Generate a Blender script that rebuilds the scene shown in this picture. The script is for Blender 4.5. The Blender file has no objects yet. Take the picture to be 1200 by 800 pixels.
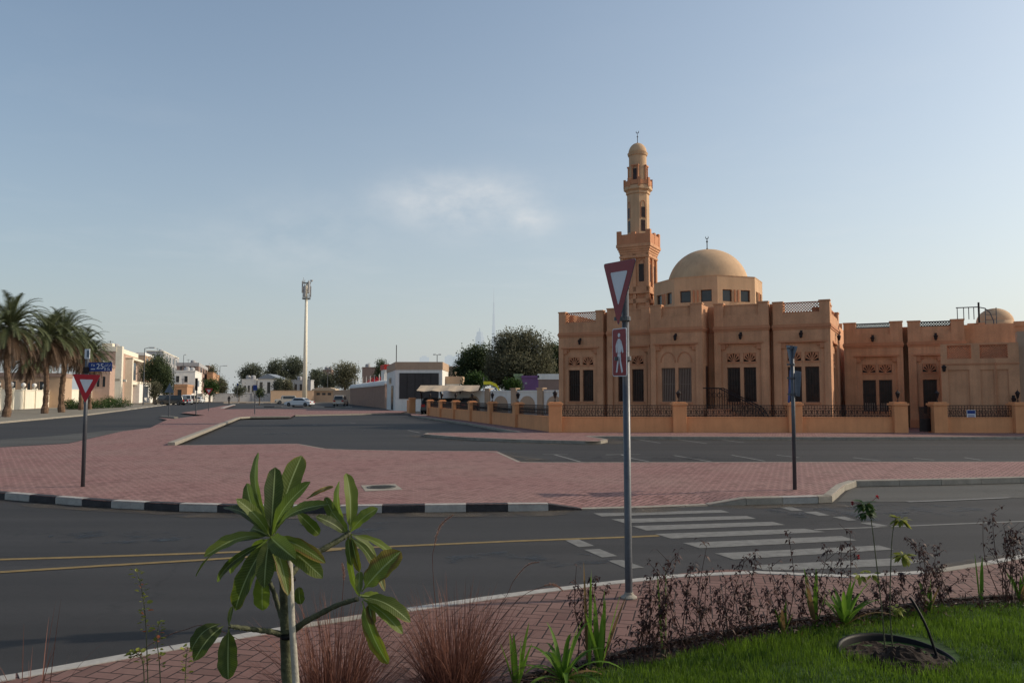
import bpy, math, random
from mathutils import Vector, Matrix
from mathutils.geometry import delaunay_2d_cdt
R = math.radians
random.seed(7)
scene = bpy.context.scene
COL = scene.collection
# ------------------------------------------------------------------ camera geometry (used to survey the place from the photo)
F = 930.0; CAMZ = 1.85; PH = math.atan(63 / F)
CAM = Vector((0, 0, CAMZ))
def ray(px, py):
    a = (px - 600) / F; b = (400 - py) / F
    return Vector((a, math.cos(PH) - b * math.sin(PH), math.sin(PH) + b * math.cos(PH)))
def P(px, py, D):
    d = ray(px, py); return CAM + d * (D / d.y)
def G(px, py, z=0.0):
    d = ray(px, py); p = CAM + d * ((z - CAMZ) / d.z); return Vector((p.x, p.y, z))
def XY(L, z=0.0): return [G(x, y, z) for x, y in L]

# ------------------------------------------------------------------ node material helpers
class T:
    def __init__(s, nt): s.nt = nt
    def n(s, t, **k):
        o = s.nt.nodes.new(t)
        for a, b in k.items(): setattr(o, a, b)
        return o
    def l(s, a, b): s.nt.links.new(a, b)
    def put(s, sock, v):
        if hasattr(v, 'is_linked'): s.l(v, sock)
        else: sock.default_value = v
    def m(s, op, a, b=0.0, c=0.0, clamp=False):
        o = s.n('ShaderNodeMath', operation=op); o.use_clamp = clamp
        for i, v in enumerate((a, b, c)): s.put(o.inputs[i], v)
        return o.outputs[0]
    def mix(s, f, a, b, bt='MIX'):
        o = s.n('ShaderNodeMix', data_type='RGBA', blend_type=bt)
        s.put(o.inputs[0], f)
        for i, v in ((6, a), (7, b)):
            s.put(o.inputs[i], v if hasattr(v, 'is_linked') else (*v[:3], 1))
        return o.outputs[2]
    def ramp(s, f, lo, hi, a=0.0, b=1.0):
        o = s.n('ShaderNodeMapRange'); s.put(o.inputs[0], f)
        for i, v in ((1, lo), (2, hi), (3, a), (4, b)): o.inputs[i].default_value = v
        return o.outputs[0]
    def noise(s, vec, scale, detail=4, rough=.55, out=0):
        o = s.n('ShaderNodeTexNoise'); o.inputs['Scale'].default_value = scale
        o.inputs['Detail'].default_value = detail; o.inputs['Roughness'].default_value = rough
        if vec: s.l(vec, o.inputs['Vector'])
        return o.outputs[out]
    def bump(s, h, st=.3, dist=.02):
        o = s.n('ShaderNodeBump'); o.inputs['Strength'].default_value = st; o.inputs['Distance'].default_value = dist
        s.l(h, o.inputs['Height']); return o.outputs[0]
def newmat(name):
    m = bpy.data.materials.new(name); m.use_nodes = True
    t = T(m.node_tree); b = m.node_tree.nodes['Principled BSDF']
    return m, t, b
def coords(t, world=True):
    if world: return t.n('ShaderNodeNewGeometry').outputs['Position']
    return t.n('ShaderNodeTexCoord').outputs['Object']
def mat(name, col, rough=.8, var=.18, scale=3.0, bump=.15, metal=0.0, fine=40.0, spec=.3, stain=0.0):
    m, t, b = newmat(name); v = coords(t)
    n1 = t.noise(v, scale, 5); n2 = t.noise(v, fine, 3)
    f = t.m('ADD', t.m('MULTIPLY', n1, .65), t.m('MULTIPLY', n2, .35))
    lo = [c * (1 - var * 1.6) for c in col]; hi = [min(1, c * (1 + var * 1.4)) for c in col]
    c = t.mix(t.ramp(f, .3, .7), lo, hi)
    if stain:
        sx = t.n('ShaderNodeMapping'); sx.inputs['Scale'].default_value = (3.4, 3.4, .22); t.l(v, sx.inputs[0])
        s = t.ramp(t.noise(sx.outputs[0], 1.0, 6, .65), .45, .75)
        c = t.mix(t.m('MULTIPLY', s, stain), c, [x * .55 for x in col])
    t.l(c, b.inputs['Base Color']); b.inputs['Roughness'].default_value = rough
    b.inputs['Metallic'].default_value = metal; b.inputs['Specular IOR Level'].default_value = spec
    if bump: t.l(t.bump(n2, bump, .01), b.inputs['Normal'])
    return m
def paving(name, rot, w, cols, joint, dust=.25, j0=.03, j1=.075):
    m, t, b = newmat(name); v = coords(t)
    mp = t.n('ShaderNodeMapping'); mp.inputs['Rotation'].default_value = (0, 0, rot); t.l(v, mp.inputs[0])
    s = t.n('ShaderNodeSeparateXYZ'); t.l(mp.outputs[0], s.inputs[0])
    x = t.m('DIVIDE', s.outputs[0], w); y = t.m('DIVIDE', s.outputs[1], w)
    i = t.m('FLOOR', x); j = t.m('FLOOR', y); fx = t.m('FRACT', x); fy = t.m('FRACT', y)
    k = t.m('FLOORED_MODULO', t.m('SUBTRACT', i, j), 4.0)
    def eq(q): return t.m('COMPARE', k, float(q), .3)
    def edge(d, q): return t.m('ADD', d, t.m('MULTIPLY', eq(q), 9.0))
    d = t.m('MINIMUM', t.m('MINIMUM', edge(fx, 1), edge(t.m('SUBTRACT', 1.0, fx), 0)),
            t.m('MINIMUM', edge(fy, 2), edge(t.m('SUBTRACT', 1.0, fy), 3)))
    bi = t.m('SUBTRACT', i, eq(1)); bj = t.m('SUBTRACT', j, eq(2))
    cb = t.n('ShaderNodeCombineXYZ'); t.l(bi, cb.inputs[0]); t.l(bj, cb.inputs[1])
    wn = t.n('ShaderNodeTexWhiteNoise', noise_dimensions='2D'); t.l(cb.outputs[0], wn.inputs[0])
    c = t.mix(wn.outputs[0], cols[0], cols[1])
    c = t.mix(t.m('GREATER_THAN', wn.outputs[0], .9), c, cols[2])
    big = t.noise(v, .35, 5, .6); sm = t.noise(v, 25, 3)
    c = t.mix(t.ramp(sm, .3, .7, 0, .35), c, [q * .6 for q in cols[0]])
    c = t.mix(t.ramp(big, .4, .75, 0, dust), c, (.30, .24, .2))
    c = t.mix(t.ramp(t.noise(v, 1.3, 6, .65), .52, .72, 0, .4), c, [q * .5 for q in cols[0]])
    hole = t.ramp(d, j0, j1)
    c = t.mix(hole, joint, c)
    t.l(c, b.inputs['Base Color']); b.inputs['Roughness'].default_value = .85; b.inputs['Specular IOR Level'].default_value = .25
    t.l(t.bump(t.m('ADD', hole, t.m('MULTIPLY', sm, .3)), .5, .006), b.inputs['Normal'])
    return m
def asphalt(name, col, dust=.5):
    m, t, b = newmat(name); v = coords(t)
    fine = t.noise(v, 130, 2, .6); mid = t.noise(v, 9, 5); big = t.noise(v, .16, 5, .6)
    c = t.mix(t.ramp(fine, .3, .7), [q * .45 for q in col], [q * 1.75 for q in col])
    mp = t.n('ShaderNodeMapping'); mp.inputs['Scale'].default_value = (.05, .9, 1); mp.inputs['Rotation'].default_value = (0, 0, R(-3)); t.l(v, mp.inputs[0])
    st = t.noise(mp.outputs[0], 1.0, 4)
    c = t.mix(t.ramp(st, .4, .65, 0, .55), c, [q * 2.1 + .006 for q in col])
    c = t.mix(t.ramp(big, .45, .75, 0, dust), c, (.065, .058, .05))
    c = t.mix(t.ramp(mid, .5, .8, 0, .3), c, [q * .6 for q in col])
    vo = t.n('ShaderNodeTexVoronoi', feature='DISTANCE_TO_EDGE'); vo.inputs['Scale'].default_value = .22
    wv = t.n('ShaderNodeVectorMath', operation='ADD'); t.l(v, wv.inputs[0])
    t.l(t.noise(v, 1.2, 4, out=1), wv.inputs[1]); t.l(wv.outputs[0], vo.inputs['Vector'])
    ck = t.m('MULTIPLY', t.m('LESS_THAN', vo.outputs[0], .0035), t.ramp(t.noise(v, .3, 2), .5, .6, 0, .3))
    c = t.mix(ck, c, [q * .35 for q in col])
    t.l(c, b.inputs['Base Color']); b.inputs['Roughness'].default_value = .8; b.inputs['Specular IOR Level'].default_value = .3
    t.l(t.bump(fine, .5, .008), b.inputs['Normal'])
    return m
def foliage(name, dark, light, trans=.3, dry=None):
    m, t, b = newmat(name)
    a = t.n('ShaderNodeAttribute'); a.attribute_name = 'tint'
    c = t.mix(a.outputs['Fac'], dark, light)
    if dry: c = t.mix(t.m('GREATER_THAN', a.outputs['Fac'], .93), c, dry)
    t.l(c, b.inputs['Base Color']); b.inputs['Roughness'].default_value = .6; b.inputs['Specular IOR Level'].default_value = .25
    tr = t.n('ShaderNodeBsdfTranslucent'); t.l(c, tr.inputs[0])
    mx = t.n('ShaderNodeMixShader'); mx.inputs[0].default_value = trans
    t.l(b.outputs[0], mx.inputs[1]); t.l(tr.outputs[0], mx.inputs[2])
    t.l(mx.outputs[0], m.node_tree.nodes['Material Output'].inputs[0])
    return m

M = {}
M['stucco'] = mat('ochre_stucco', (.575, .305, .17), .9, .14, 1.2, .35, fine=18, stain=.55)
M['stucco_dark'] = mat('ochre_trim', (.51, .235, .125), .9, .10, 1.5, .3, fine=18, stain=.3)
M['dome'] = mat('dome_render', (.53, .35, .21), .85, .10, 1.0, .2, stain=.35)
M['fence'] = mat('orange_render', (.68, .315, .145), .9, .08, 1.5, .3, fine=20, stain=.3)
M['brickred'] = mat('pierced_brick', (.46, .20, .11), .9, .15, 4, .3)
M['glassdark'] = mat('dark_glass', (.028, .012, .009), .2, .8, 2.2, 0, spec=.25)
M['louvre'] = mat('grey_shutter', (.23, .17, .13), .6, .1, 2, 0)
M['frame'] = mat('brown_frame', (.085, .045, .033), .5, .15, 4, 0)
M['iron'] = mat('black_iron', (.022, .016, .016), .55, .3, 6, 0, metal=.2)
M['steel'] = mat('galvanised_steel', (.062, .068, .08), .42, .2, 5, .1, metal=.2, spec=.6)
M['steel_back'] = mat('sign_back', (.13, .16, .20), .5, .15, 5, .1, metal=.4)
M['signred'] = mat('sign_red', (.42, .018, .028), .4, .06, 5, 0)
M['signwhite'] = mat('sign_white', (.62, .64, .67), .4, .06, 5, 0)
M['signred_dim'] = mat('sign_red_backlit', (.23, .008, .02), .4, .06, 5, 0)  # darker copy of the sign red, backlit shade put into the colour
M['signblue'] = mat('sign_blue', (.012, .04, .19), .4, .06, 5, 0)
M['white'] = mat('white_render', (.72, .70, .66), .85, .06, 1.5, .1, stain=.25)
M['cream'] = mat('cream_render', (.74, .68, .56), .85, .06, 1.5, .1, stain=.15)
M['greywall'] = mat('grey_render', (.36, .36, .37), .85, .08, 1.5, .1, stain=.25)
M['peach'] = mat('peach_render', (.42, .29, .23), .85, .06, 1.5, .1, stain=.2)
M['tan'] = mat('tan_render', (.44, .31, .215), .85, .06, 1.5, .1, stain=.2)
M['brownwall'] = mat('brown_render', (.27, .19, .16), .85, .08, 1.5, .1, stain=.2)
M['orangewall'] = mat('orange_villa', (.42, .24, .14), .8, .06, 1.5, .1)
M['purple'] = mat('purple_render', (.17, .085, .20), .8, .06, 1.5, .1)
M['green_r'] = mat('green_render', (.26, .34, .2), .8, .06, 1.5, .1)
M['yellow'] = mat('yellow_plastic', (.75, .65, .04), .4, .05, 2, 0)
M['redroof'] = mat('red_trim', (.45, .03, .02), .6, .08, 3, .1)
M['bluegrey'] = mat('blue_grey_roof', (.22, .25, .29), .6, .1, 3, .1)
M['canvas'] = mat('shade_canvas', (.42, .33, .24), .85, .07, 2, .1)
M['pane'] = mat('window_pane', (.025, .03, .035), .15, .3, 2, 0, spec=.5)
M['panel'] = mat('charcoal_panel', (.045, .04, .04), .5, .15, 1, 0)
M['kerb'] = mat('concrete_kerb', (.27, .245, .205), .9, .15, 5, .4, stain=.2)
M['kerbw'] = mat('kerb_white_paint', (.34, .325, .30), .75, .14, 7, .35, fine=30, stain=.3)
M['kerbb'] = mat('kerb_black_paint', (.032, .03, .033), .7, .3, 7, .35, fine=30)
M['line'] = mat('road_line_white', (.15, .148, .14), .8, .22, 9, .2, fine=90)
M['liney'] = mat('road_line_yellow', (.19, .135, .055), .8, .2, 9, .2, fine=90)
M['linef'] = mat('road_line_worn', (.17, .17, .165), .8, .25, 6, .2, fine=90)
M['sand'] = mat('sandy_ground', (.26, .21, .155), .95, .18, .3, .3)
M['verge'] = mat('dusty_verge', (.20, .18, .145), .95, .18, .5, .4)
M['soil'] = mat('brown_soil', (.022, .013, .009), .95, .4, 8, .8, fine=35)
M['rubber'] = mat('tyre_rubber', (.02, .02, .02), .8, .2, 5, 0)
M['carwhite'] = mat('white_car_paint', (.6, .62, .64), .25, .02, 2, 0, spec=.5)
M['carsilver'] = mat('beige_car_paint', (.40, .36, .31), .3, .03, 2, 0, metal=.3, spec=.5)
M['carblack'] = mat('black_car_paint', (.02, .02, .024), .2, .1, 2, 0, spec=.5)
M['lampred'] = mat('tail_lamp', (.35, .01, .01), .3, .1, 3, 0)
M['lampglass'] = mat('lamp_glass', (.55, .55, .52), .2, .05, 3, 0)
M['bark'] = mat('bark', (.12, .085, .06), .95, .3, 6, .8, fine=30)
M['palmbark'] = mat('palm_trunk', (.14, .088, .058), .95, .35, 5, .8, fine=20)
M['cloth'] = mat('black_clothing', (.015, .015, .018), .9, .2, 5, 0)
M['skin'] = mat('skin', (.28, .15, .1), .6, .05, 5, 0)
M['blackplastic'] = mat('black_plastic', (.005, .005, .006), .5, .2, 5, .05, spec=.15)
M['stake'] = mat('pale_stake', (.33, .31, .26), .6, .2, 12, .3, fine=60)
M['branch'] = mat('green_grey_branch', (.07, .075, .04), .75, .35, 14, .6, fine=60)
M['drystem'] = mat('dry_stem', (.052, .026, .02), .8, .3, 12, 0)
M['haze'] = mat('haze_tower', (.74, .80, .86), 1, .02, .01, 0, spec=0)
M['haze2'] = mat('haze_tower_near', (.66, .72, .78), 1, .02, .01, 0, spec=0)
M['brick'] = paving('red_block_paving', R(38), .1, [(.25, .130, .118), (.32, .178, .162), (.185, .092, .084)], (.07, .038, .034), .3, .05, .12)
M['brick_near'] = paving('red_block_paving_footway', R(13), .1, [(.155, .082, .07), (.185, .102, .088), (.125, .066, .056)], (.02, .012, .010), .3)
M['asphalt'] = asphalt('asphalt', (.0200, .0195, .0202), .25)
M['asphalt_dusty'] = asphalt('dusty_asphalt', (.05, .049, .045), .6)
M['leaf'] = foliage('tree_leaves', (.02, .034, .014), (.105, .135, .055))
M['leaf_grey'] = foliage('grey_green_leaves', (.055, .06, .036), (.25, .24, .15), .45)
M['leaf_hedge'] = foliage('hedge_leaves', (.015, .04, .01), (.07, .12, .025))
M['leaf_purple'] = foliage('dark_red_leaves', (.022, .010, .010), (.085, .038, .03), .25)
M['leaf_red'] = foliage('red_flowers', (.25, .01, .02), (.6, .03, .05), .3)
M['leaf_palm'] = foliage('palm_fronds', (.035, .048, .022), (.14, .16, .075), .25)
M['leaf_deadpalm'] = foliage('dead_fronds', (.06, .036, .022), (.20, .13, .085), .25)
M['leaf_strap'] = foliage('strap_leaves', (.03, .085, .01), (.17, .30, .035), .4, (.2, .13, .06))
M['leaf_shoot'] = foliage('young_leaves', (.08, .11, .015), (.32, .33, .06), .4, (.35, .10, .04))
M['grass'] = foliage('lawn_grass', (.018, .046, .004), (.17, .28, .025), .4)
M['reed'] = foliage('purple_fountain_grass', (.045, .016, .013), (.30, .14, .10), .35)
M['seed'] = foliage('seed_plume', (.22, .10, .07), (.5, .33, .25), .5)

_m, _t, _b = newmat('windblown_sand'); _v = coords(_t)
_b.inputs['Base Color'].default_value = (.11, .09, .068, 1); _b.inputs['Roughness'].default_value = 1
_tr = _t.n('ShaderNodeBsdfTransparent'); _mx = _t.n('ShaderNodeMixShader')
_t.l(_t.m('MULTIPLY', _t.ramp(_t.noise(_v, 1.1, 7, .7), .42, .68), _t.ramp(_t.noise(_v, 60, 2), .3, .6)), _mx.inputs[0]); _t.l(_tr.outputs[0], _mx.inputs[1]); _t.l(_b.outputs[0], _mx.inputs[2])
_t.l(_mx.outputs[0], _m.node_tree.nodes['Material Output'].inputs[0]); M['dust'] = _m
_m, _t, _b = newmat('oil_stain'); _v = coords(_t)
_b.inputs['Base Color'].default_value = (.008, .008, .009, 1); _b.inputs['Roughness'].default_value = .45
_tr = _t.n('ShaderNodeBsdfTransparent'); _mx = _t.n('ShaderNodeMixShader')
_t.l(_t.ramp(_t.noise(_v, 2.2, 6, .65), .5, .7, 0, .8), _mx.inputs[0]); _t.l(_tr.outputs[0], _mx.inputs[1]); _t.l(_b.outputs[0], _mx.inputs[2])
_t.l(_mx.outputs[0], _m.node_tree.nodes['Material Output'].inputs[0]); M['oil'] = _m
M['leaf_far'] = foliage('far_leaves_haze_tint', (.05, .06, .045), (.15, .165, .10))  # leaf tones paled and greyed to paint distance haze on far crowns
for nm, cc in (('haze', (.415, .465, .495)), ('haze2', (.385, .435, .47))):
    _m, _t, _b = newmat(nm + '_glow_tower'); _b.inputs['Base Color'].default_value = (.05, .055, .06, 1); _b.inputs['Roughness'].default_value = 1
    _b.inputs['Emission Color'].default_value = (*cc, 1); _b.inputs['Emission Strength'].default_value = 1.0; M[nm] = _m  # even glow painted on the towers in place of airborne haze
# ------------------------------------------------------------------ mesh builder
class MB:
    def __init__(s, Mx=None): s.v = []; s.f = []; s.mi = []; s.tint = []; s.M = Mx; s.cur = 0; s.t = .5; s.at = {}
    def add(s, vs, fs):
        o = len(s.v)
        for p in vs:
            p = Vector(p); s.v.append(s.M @ p if s.M else p)
        for f in fs: s.f.append([i + o for i in f]); s.mi.append(s.cur)
        s.tint += [s.t] * len(vs)
        return o
    def box(s, x0, x1, y0, y1, z0, z1):
        vs = [(x, y, z) for z in (z0, z1) for y in (y0, y1) for x in (x0, x1)]
        s.add(vs, [(0, 2, 3, 1), (4, 5, 7, 6), (0, 1, 5, 4), (2, 6, 7, 3), (0, 4, 6, 2), (1, 3, 7, 5)])
    def tube(s, pts, rs, n=8, cap=True):
        pts = [Vector(p) for p in pts]
        if not isinstance(rs, (list, tuple)): rs = [rs] * len(pts)
        vs = []; fs = []
        up0 = Vector((0, 0, 1)); prev = None
        for i, p in enumerate(pts):
            d = (pts[min(i + 1, len(pts) - 1)] - pts[max(i - 1, 0)]).normalized()
            if prev is None:
                a = d.cross(up0) if abs(d.z) < .95 else d.cross(Vector((1, 0, 0)))
            else: a = prev - d * prev.dot(d)
            a.normalize(); prev = a; b = d.cross(a)
            for k in range(n):
                th = 2 * math.pi * k / n
                vs.append(p + (a * math.cos(th) + b * math.sin(th)) * rs[i])
        for i in range(len(pts) - 1):
            for k in range(n):
                q = (k + 1) % n
                fs.append((i * n + k, i * n + q, (i + 1) * n + q, (i + 1) * n + k))
        if cap:
            fs.append(list(range(n))[::-1]); fs.append([(len(pts) - 1) * n + k for k in range(n)])
        s.add(vs, fs)
    def lathe(s, c, prof, n=24, rot=0.0):
        c = Vector(c); vs = []; fs = []
        for r, z in prof:
            for k in range(n):
                th = 2 * math.pi * k / n + rot
                vs.append(c + Vector((r * math.cos(th), r * math.sin(th), z)))
        for i in range(len(prof) - 1):
            for k in range(n):
                q = (k + 1) % n
                fs.append((i * n + k, i * n + q, (i + 1) * n + q, (i + 1) * n + k))
        if prof[0][0] > .0001: fs.append(list(range(n))[::-1])
        if prof[-1][0] > .0001: fs.append([(len(prof) - 1) * n + k for k in range(n)])
        s.add(vs, fs)
    def prism(s, poly, fn0, fn1):        # polygon (2D) between two mapping functions
        n = len(poly); vs = [fn0(*p) for p in poly] + [fn1(*p) for p in poly]
        s.add(vs, [list(range(n))[::-1], [n + i for i in range(n)]] + [(i, (i + 1) % n, n + (i + 1) % n, n + i) for i in range(n)])
    def quad(s, a, b, c, d): s.add([a, b, c, d], [(0, 1, 2, 3)])
    def wall(s, x0, x1, z0, z1, y0, y1, holes=()):   # a wall in the xz plane with rectangular holes, real reveals
        xs = sorted({x0, x1, *[min(max(h[k], x0), x1) for h in holes for k in (0, 1)]})
        zs = sorted({z0, z1, *[min(max(h[k], z0), z1) for h in holes for k in (2, 3)]})
        def solid(i, j):
            if i < 0 or j < 0 or i >= len(xs) - 1 or j >= len(zs) - 1: return False
            cx = (xs[i] + xs[i + 1]) / 2; cz = (zs[j] + zs[j + 1]) / 2
            return not any(h[0] < cx < h[1] and h[2] < cz < h[3] for h in holes)
        for i in range(len(xs) - 1):
            for j in range(len(zs) - 1):
                if not solid(i, j): continue
                a, b, c, d = xs[i], xs[i + 1], zs[j], zs[j + 1]
                s.quad((a, y0, c), (b, y0, c), (b, y0, d), (a, y0, d))
                s.quad((a, y1, c), (a, y1, d), (b, y1, d), (b, y1, c))
                if not solid(i - 1, j): s.quad((a, y0, c), (a, y0, d), (a, y1, d), (a, y1, c))
                if not solid(i + 1, j): s.quad((b, y0, c), (b, y1, c), (b, y1, d), (b, y0, d))
                if not solid(i, j - 1): s.quad((a, y0, c), (a, y1, c), (b, y1, c), (b, y0, c))
                if not solid(i, j + 1): s.quad((a, y0, d), (b, y0, d), (b, y1, d), (a, y1, d))
    def build(s, name, mats, parent=None, smooth=False, bevel=0.0, loc=None):
        me = bpy.data.meshes.new(name)
        if not isinstance(mats, (list, tuple)): mats = [mats]
        vs = s.v
        if loc is not None:
            loc = Vector(loc); vs = [p - loc for p in s.v]
        me.from_pydata([tuple(p) for p in vs], [], s.f)
        for m in mats: me.materials.append(m if not isinstance(m, str) else M[m])
        if len(mats) > 1: me.polygons.foreach_set('material_index', s.mi)
        a = me.attributes.new('tint', 'FLOAT', 'POINT'); a.data.foreach_set('value', s.tint)
        for k, vals in s.at.items():
            a = me.attributes.new(k, 'FLOAT', 'POINT'); a.data.foreach_set('value', vals)
        if smooth: me.polygons.foreach_set('use_smooth', [True] * len(s.f))
        me.update()
        o = bpy.data.objects.new(name, me); COL.objects.link(o)
        if loc is not None: o.location = loc
        if parent: o.parent = parent
        if bevel:
            b = o.modifiers.new('edge', 'BEVEL'); b.width = bevel; b.segments = 2; b.limit_method = 'ANGLE'
        return o
def thing(name, label, cat, loc=(0, 0, 0), rz=0.0, group=None):
    o = bpy.data.objects.new(name, None); COL.objects.link(o)
    o.location = loc; o.rotation_euler = (0, 0, rz); o.empty_display_size = .2
    tag(o, label, cat, group); return o
def tag(o, label, cat, group=None, kind=None):
    if label: o['label'] = label
    if cat: o['category'] = cat
    if group: o['group'] = group
    if kind: o['kind'] = kind
    return o
def struct(o): o['kind'] = 'structure'; return o
def kids(o): return [c for c in bpy.data.objects if c.parent == o]
def dup(o, loc, rz=0.0, label=None, sc=None):
    def rec(s, par):
        c = s.copy(); COL.objects.link(c)
        if par: c.parent = par
        for k in kids(s): rec(k, c)
        return c
    c = rec(o, None); c.location = loc; c.rotation_euler = (0, 0, rz)
    if label: c['label'] = label
    if sc: c.scale = (sc, sc, sc)
    return c
def sheet(name, poly, matn, zf=None, grid=None, z=0.0):
    """a ground sheet from a polygon of world points, triangulated, optional height function"""
    pts = [Vector((p[0], p[1])) for p in poly]; n = len(pts)
    edges = [(i, (i + 1) % n) for i in range(n)]; extra = []
    if grid:
        x0, x1, y0, y1, st = grid; y = y0
        while y < y1:
            x = x0
            while x < x1: extra.append(Vector((x, y))); x += st
            y += st
    r = delaunay_2d_cdt(pts + extra, edges, [], 1 if False else 2, 1e-5)
    # keep only triangles inside the outline
    def inside(c):
        k = False; j = n - 1
        for i in range(n):
            a, b = pts[i], pts[j]
            if (a.y > c.y) != (b.y > c.y) and c.x < (b.x - a.x) * (c.y - a.y) / (b.y - a.y) + a.x: k = not k
            j = i
        return k
    if grid: r = delaunay_2d_cdt(pts + extra, edges, [], 0, 1e-5)
    else: r = delaunay_2d_cdt(pts, edges, [], 0, 1e-5)
    mb = MB()
    vs = [(p.x, p.y, zf(p.x, p.y) if zf else z) for p in r[0]]; fs = []
    for f in r[2]:
        c = (r[0][f[0]] + r[0][f[1]] + r[0][f[2]]) / 3
        if inside(c):
            a, b, cc = (r[0][f[k]] for k in range(3))
            fs.append(list(f) if (b - a).cross(cc - a) > 0 else list(f)[::-1])
    mb.add(vs, fs); o = mb.build(name, matn); struct(o); return o
def resample(pts, step):
    out = [pts[0].copy()]; acc = 0
    for a, b in zip(pts, pts[1:]):
        L = (b - a).length; d = step - acc
        while d <= L:
            out.append(a.lerp(b, d / L)); d += step
        acc = L - (d - step)
    if (out[-1] - pts[-1]).length > step * .3: out.append(pts[-1].copy())
    return out
def kerb(name, pts, step, mats, w=.15, zt=.125, side=1, pattern=None, ztf=None):
    pts = [Vector((p.x, p.y, 0)) for p in pts]; q = resample(pts, step); mb = MB()
    for i in range(len(q) - 1):
        a, b = q[i], q[i + 1]; d = (b - a).normalized(); n = Vector((-d.y, d.x, 0)) * side
        g = d * .005; a = a + g; b = b - g
        mb.cur = pattern(i) if pattern else 0
        za = ztf(a) if ztf else zt; zb = ztf(b) if ztf else zt
        j = random.uniform(-.003, .003); c = .018
        sec = [(0, -.12), (0, -c), (c, 0), (w, 0), (w, -.12)]
        vs = [a + n * (x + j) + Vector((0, 0, za + z)) for x, z in sec] + [b + n * (x + j) + Vector((0, 0, zb + z)) for x, z in sec]
        mb.add(vs, [(k, k + 1, k + 6, k + 5) for k in range(4)] + [(4, 3, 2, 1, 0), (5, 6, 7, 8, 9)])
    return struct(mb.build(name, mats))
# ================================================================== GROUND
big = MB(); big.quad((-15000, -300, -.03), (15000, -300, -.03), (15000, 15000, -.03), (-15000, 15000, -.03))
struct(big.build('ground', 'sand'))
# ---- asphalt: near road, car park and the street on the left are one sheet
asp = [Vector((-60, -30, 0)), Vector((60, -30, 0)), Vector((60, 75, 0)), Vector((20, 110, 0))] + XY([(462, 476), (400, 471.2), (262, 470.8), (236, 471), (196, 474.5), (100, 487), (1, 496), (-160, 511)])
sheet('road', asp, 'asphalt')
# verge with kerb on the far side of the left street
vg = XY([(-160, 511), (1, 496), (100, 487), (196, 474.5), (236, 471), (210, 470), (157, 471.5), (70, 477), (0, 480), (-160, 487)], 0)
sheet('verge', [p for p in vg], 'verge', z=.03)
kerb('verge_kerb', XY([(-160, 511), (1, 496), (100, 487), (150, 480.5)]), 1.0, ['kerb'], zt=.12, side=1)
kerb('street_kerb', XY([(150, 480.5), (196, 474.5), (236, 471)]), 2.2, ['kerbw', 'kerb'], zt=.14, w=.3, pattern=lambda i: i % 3 > 0)

# ---- the block-paved plaza
front = XY([(-170, 571), (-60, 580), (0, 585), (24, 587), (122, 595), (204, 599), (300, 601.5), (400, 602), (470, 600.8), (604, 599.3), (640, 598.7), (682, 597.5)])
cross = XY([(682, 597.5), (760, 595.5), (830, 592.6)])
front2 = XY([(830, 592.6), (872, 592), (920, 591), (957, 590), (975, 589)])
diag = XY([(975, 589), (996, 570.5)])
front3 = XY([(996, 570.5), (1100, 568.5), (1200, 566), (1400, 562)])
back = XY([(1400, 539.5), (1200, 540.5), (900, 541), (612, 541.5), (582, 528.2), (500, 528), (430, 527), (385, 526), (348, 519.5), (205, 521.5)], .12)
park_l = XY([(205, 521.5), (283, 489.5)], .12)
far_e = XY([(283, 489.5), (340, 489), (346, 486), (400, 485), (470, 483.5), (478, 481.5), (400, 479.5), (300, 479), (262, 479.3), (276, 474.6), (262, 475), (236, 480), (212, 483.5), (240, 486.5), (222, 488), (204, 490.5), (186, 489), (196, 491.5), (186, 496), (176, 501), (144, 505), (124, 509.5), (80, 519.5), (0, 524), (-170, 533)], .12)
plaza = front + cross[1:] + front2[1:] + diag[1:] + front3[1:] + back + park_l[1:] + far_e[1:]
cmid = cross[0].lerp(cross[-1], .5)
cdir = (cross[-1] - cross[0]).normalized()
def sm(a, b, x):
    t = min(1, max(0, (x - a) / (b - a))); return t * t * (3 - 2 * t)
def plaza_z(x, y):
    p = Vector((x, y, 0)) - cmid; al = abs(p.dot(cdir)); pr = abs(p.cross(cdir).z)
    L = (cross[-1] - cross[0]).length / 2
    k = (1 - sm(L - .1, L + .7, al)) * (1 - sm(.1, 1.3, pr))
    return .12 - .105 * k
sheet('plaza_paving', plaza, 'brick', zf=plaza_z, grid=(-6, 8, 11.8, 15, .3))
nk = lambda i: 0 if i % 2 else 1
kerb('striped_kerb', front, .66, ['kerbw', 'kerbb'], side=1, pattern=nk, ztf=lambda p: plaza_z(p.x, p.y) + .006)
kerb('dropped_kerb', cross, .9, ['kerb'], side=1, zt=.022)
kerb('striped_kerb', front2, .66, ['kerb', 'kerbw'], side=1, pattern=lambda i: 1 if i == 2 else 0, ztf=lambda p: plaza_z(p.x, p.y) + .008)
kerb('lay_by_kerb', diag + front3[1:], .95, ['kerb'], side=1, zt=.128)
kerb('parking_kerb', park_l + XY([(340, 489)], .12), 2.2, ['kerb'], w=.24, side=1, zt=.22)
kerb('paving_edge', [p for p in back], .9, ['kerb'], w=.1, side=1, zt=.123)
kerb('paving_edge', far_e[2:5], 1.5, ['kerb'], w=.2, side=1, zt=.123)
# shaded step kerbs at the mouth of the left street
kerb('street_kerb', XY([(186, 489), (204, 490.5)]), 1.0, ['kerb'], w=.3, zt=.15)
kerb('street_kerb', XY([(262, 479.3), (276, 474.6)]), 2.0, ['kerbw'], w=.5, zt=.16)
# dusty lay-by in front of the plaza on the right
sheet('lay_by', XY([(981, 588), (998, 571), (1200, 566.5), (1400, 562.5), (1400, 578), (1200, 583), (1065, 588)]), 'asphalt_dusty', z=.004)
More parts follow.
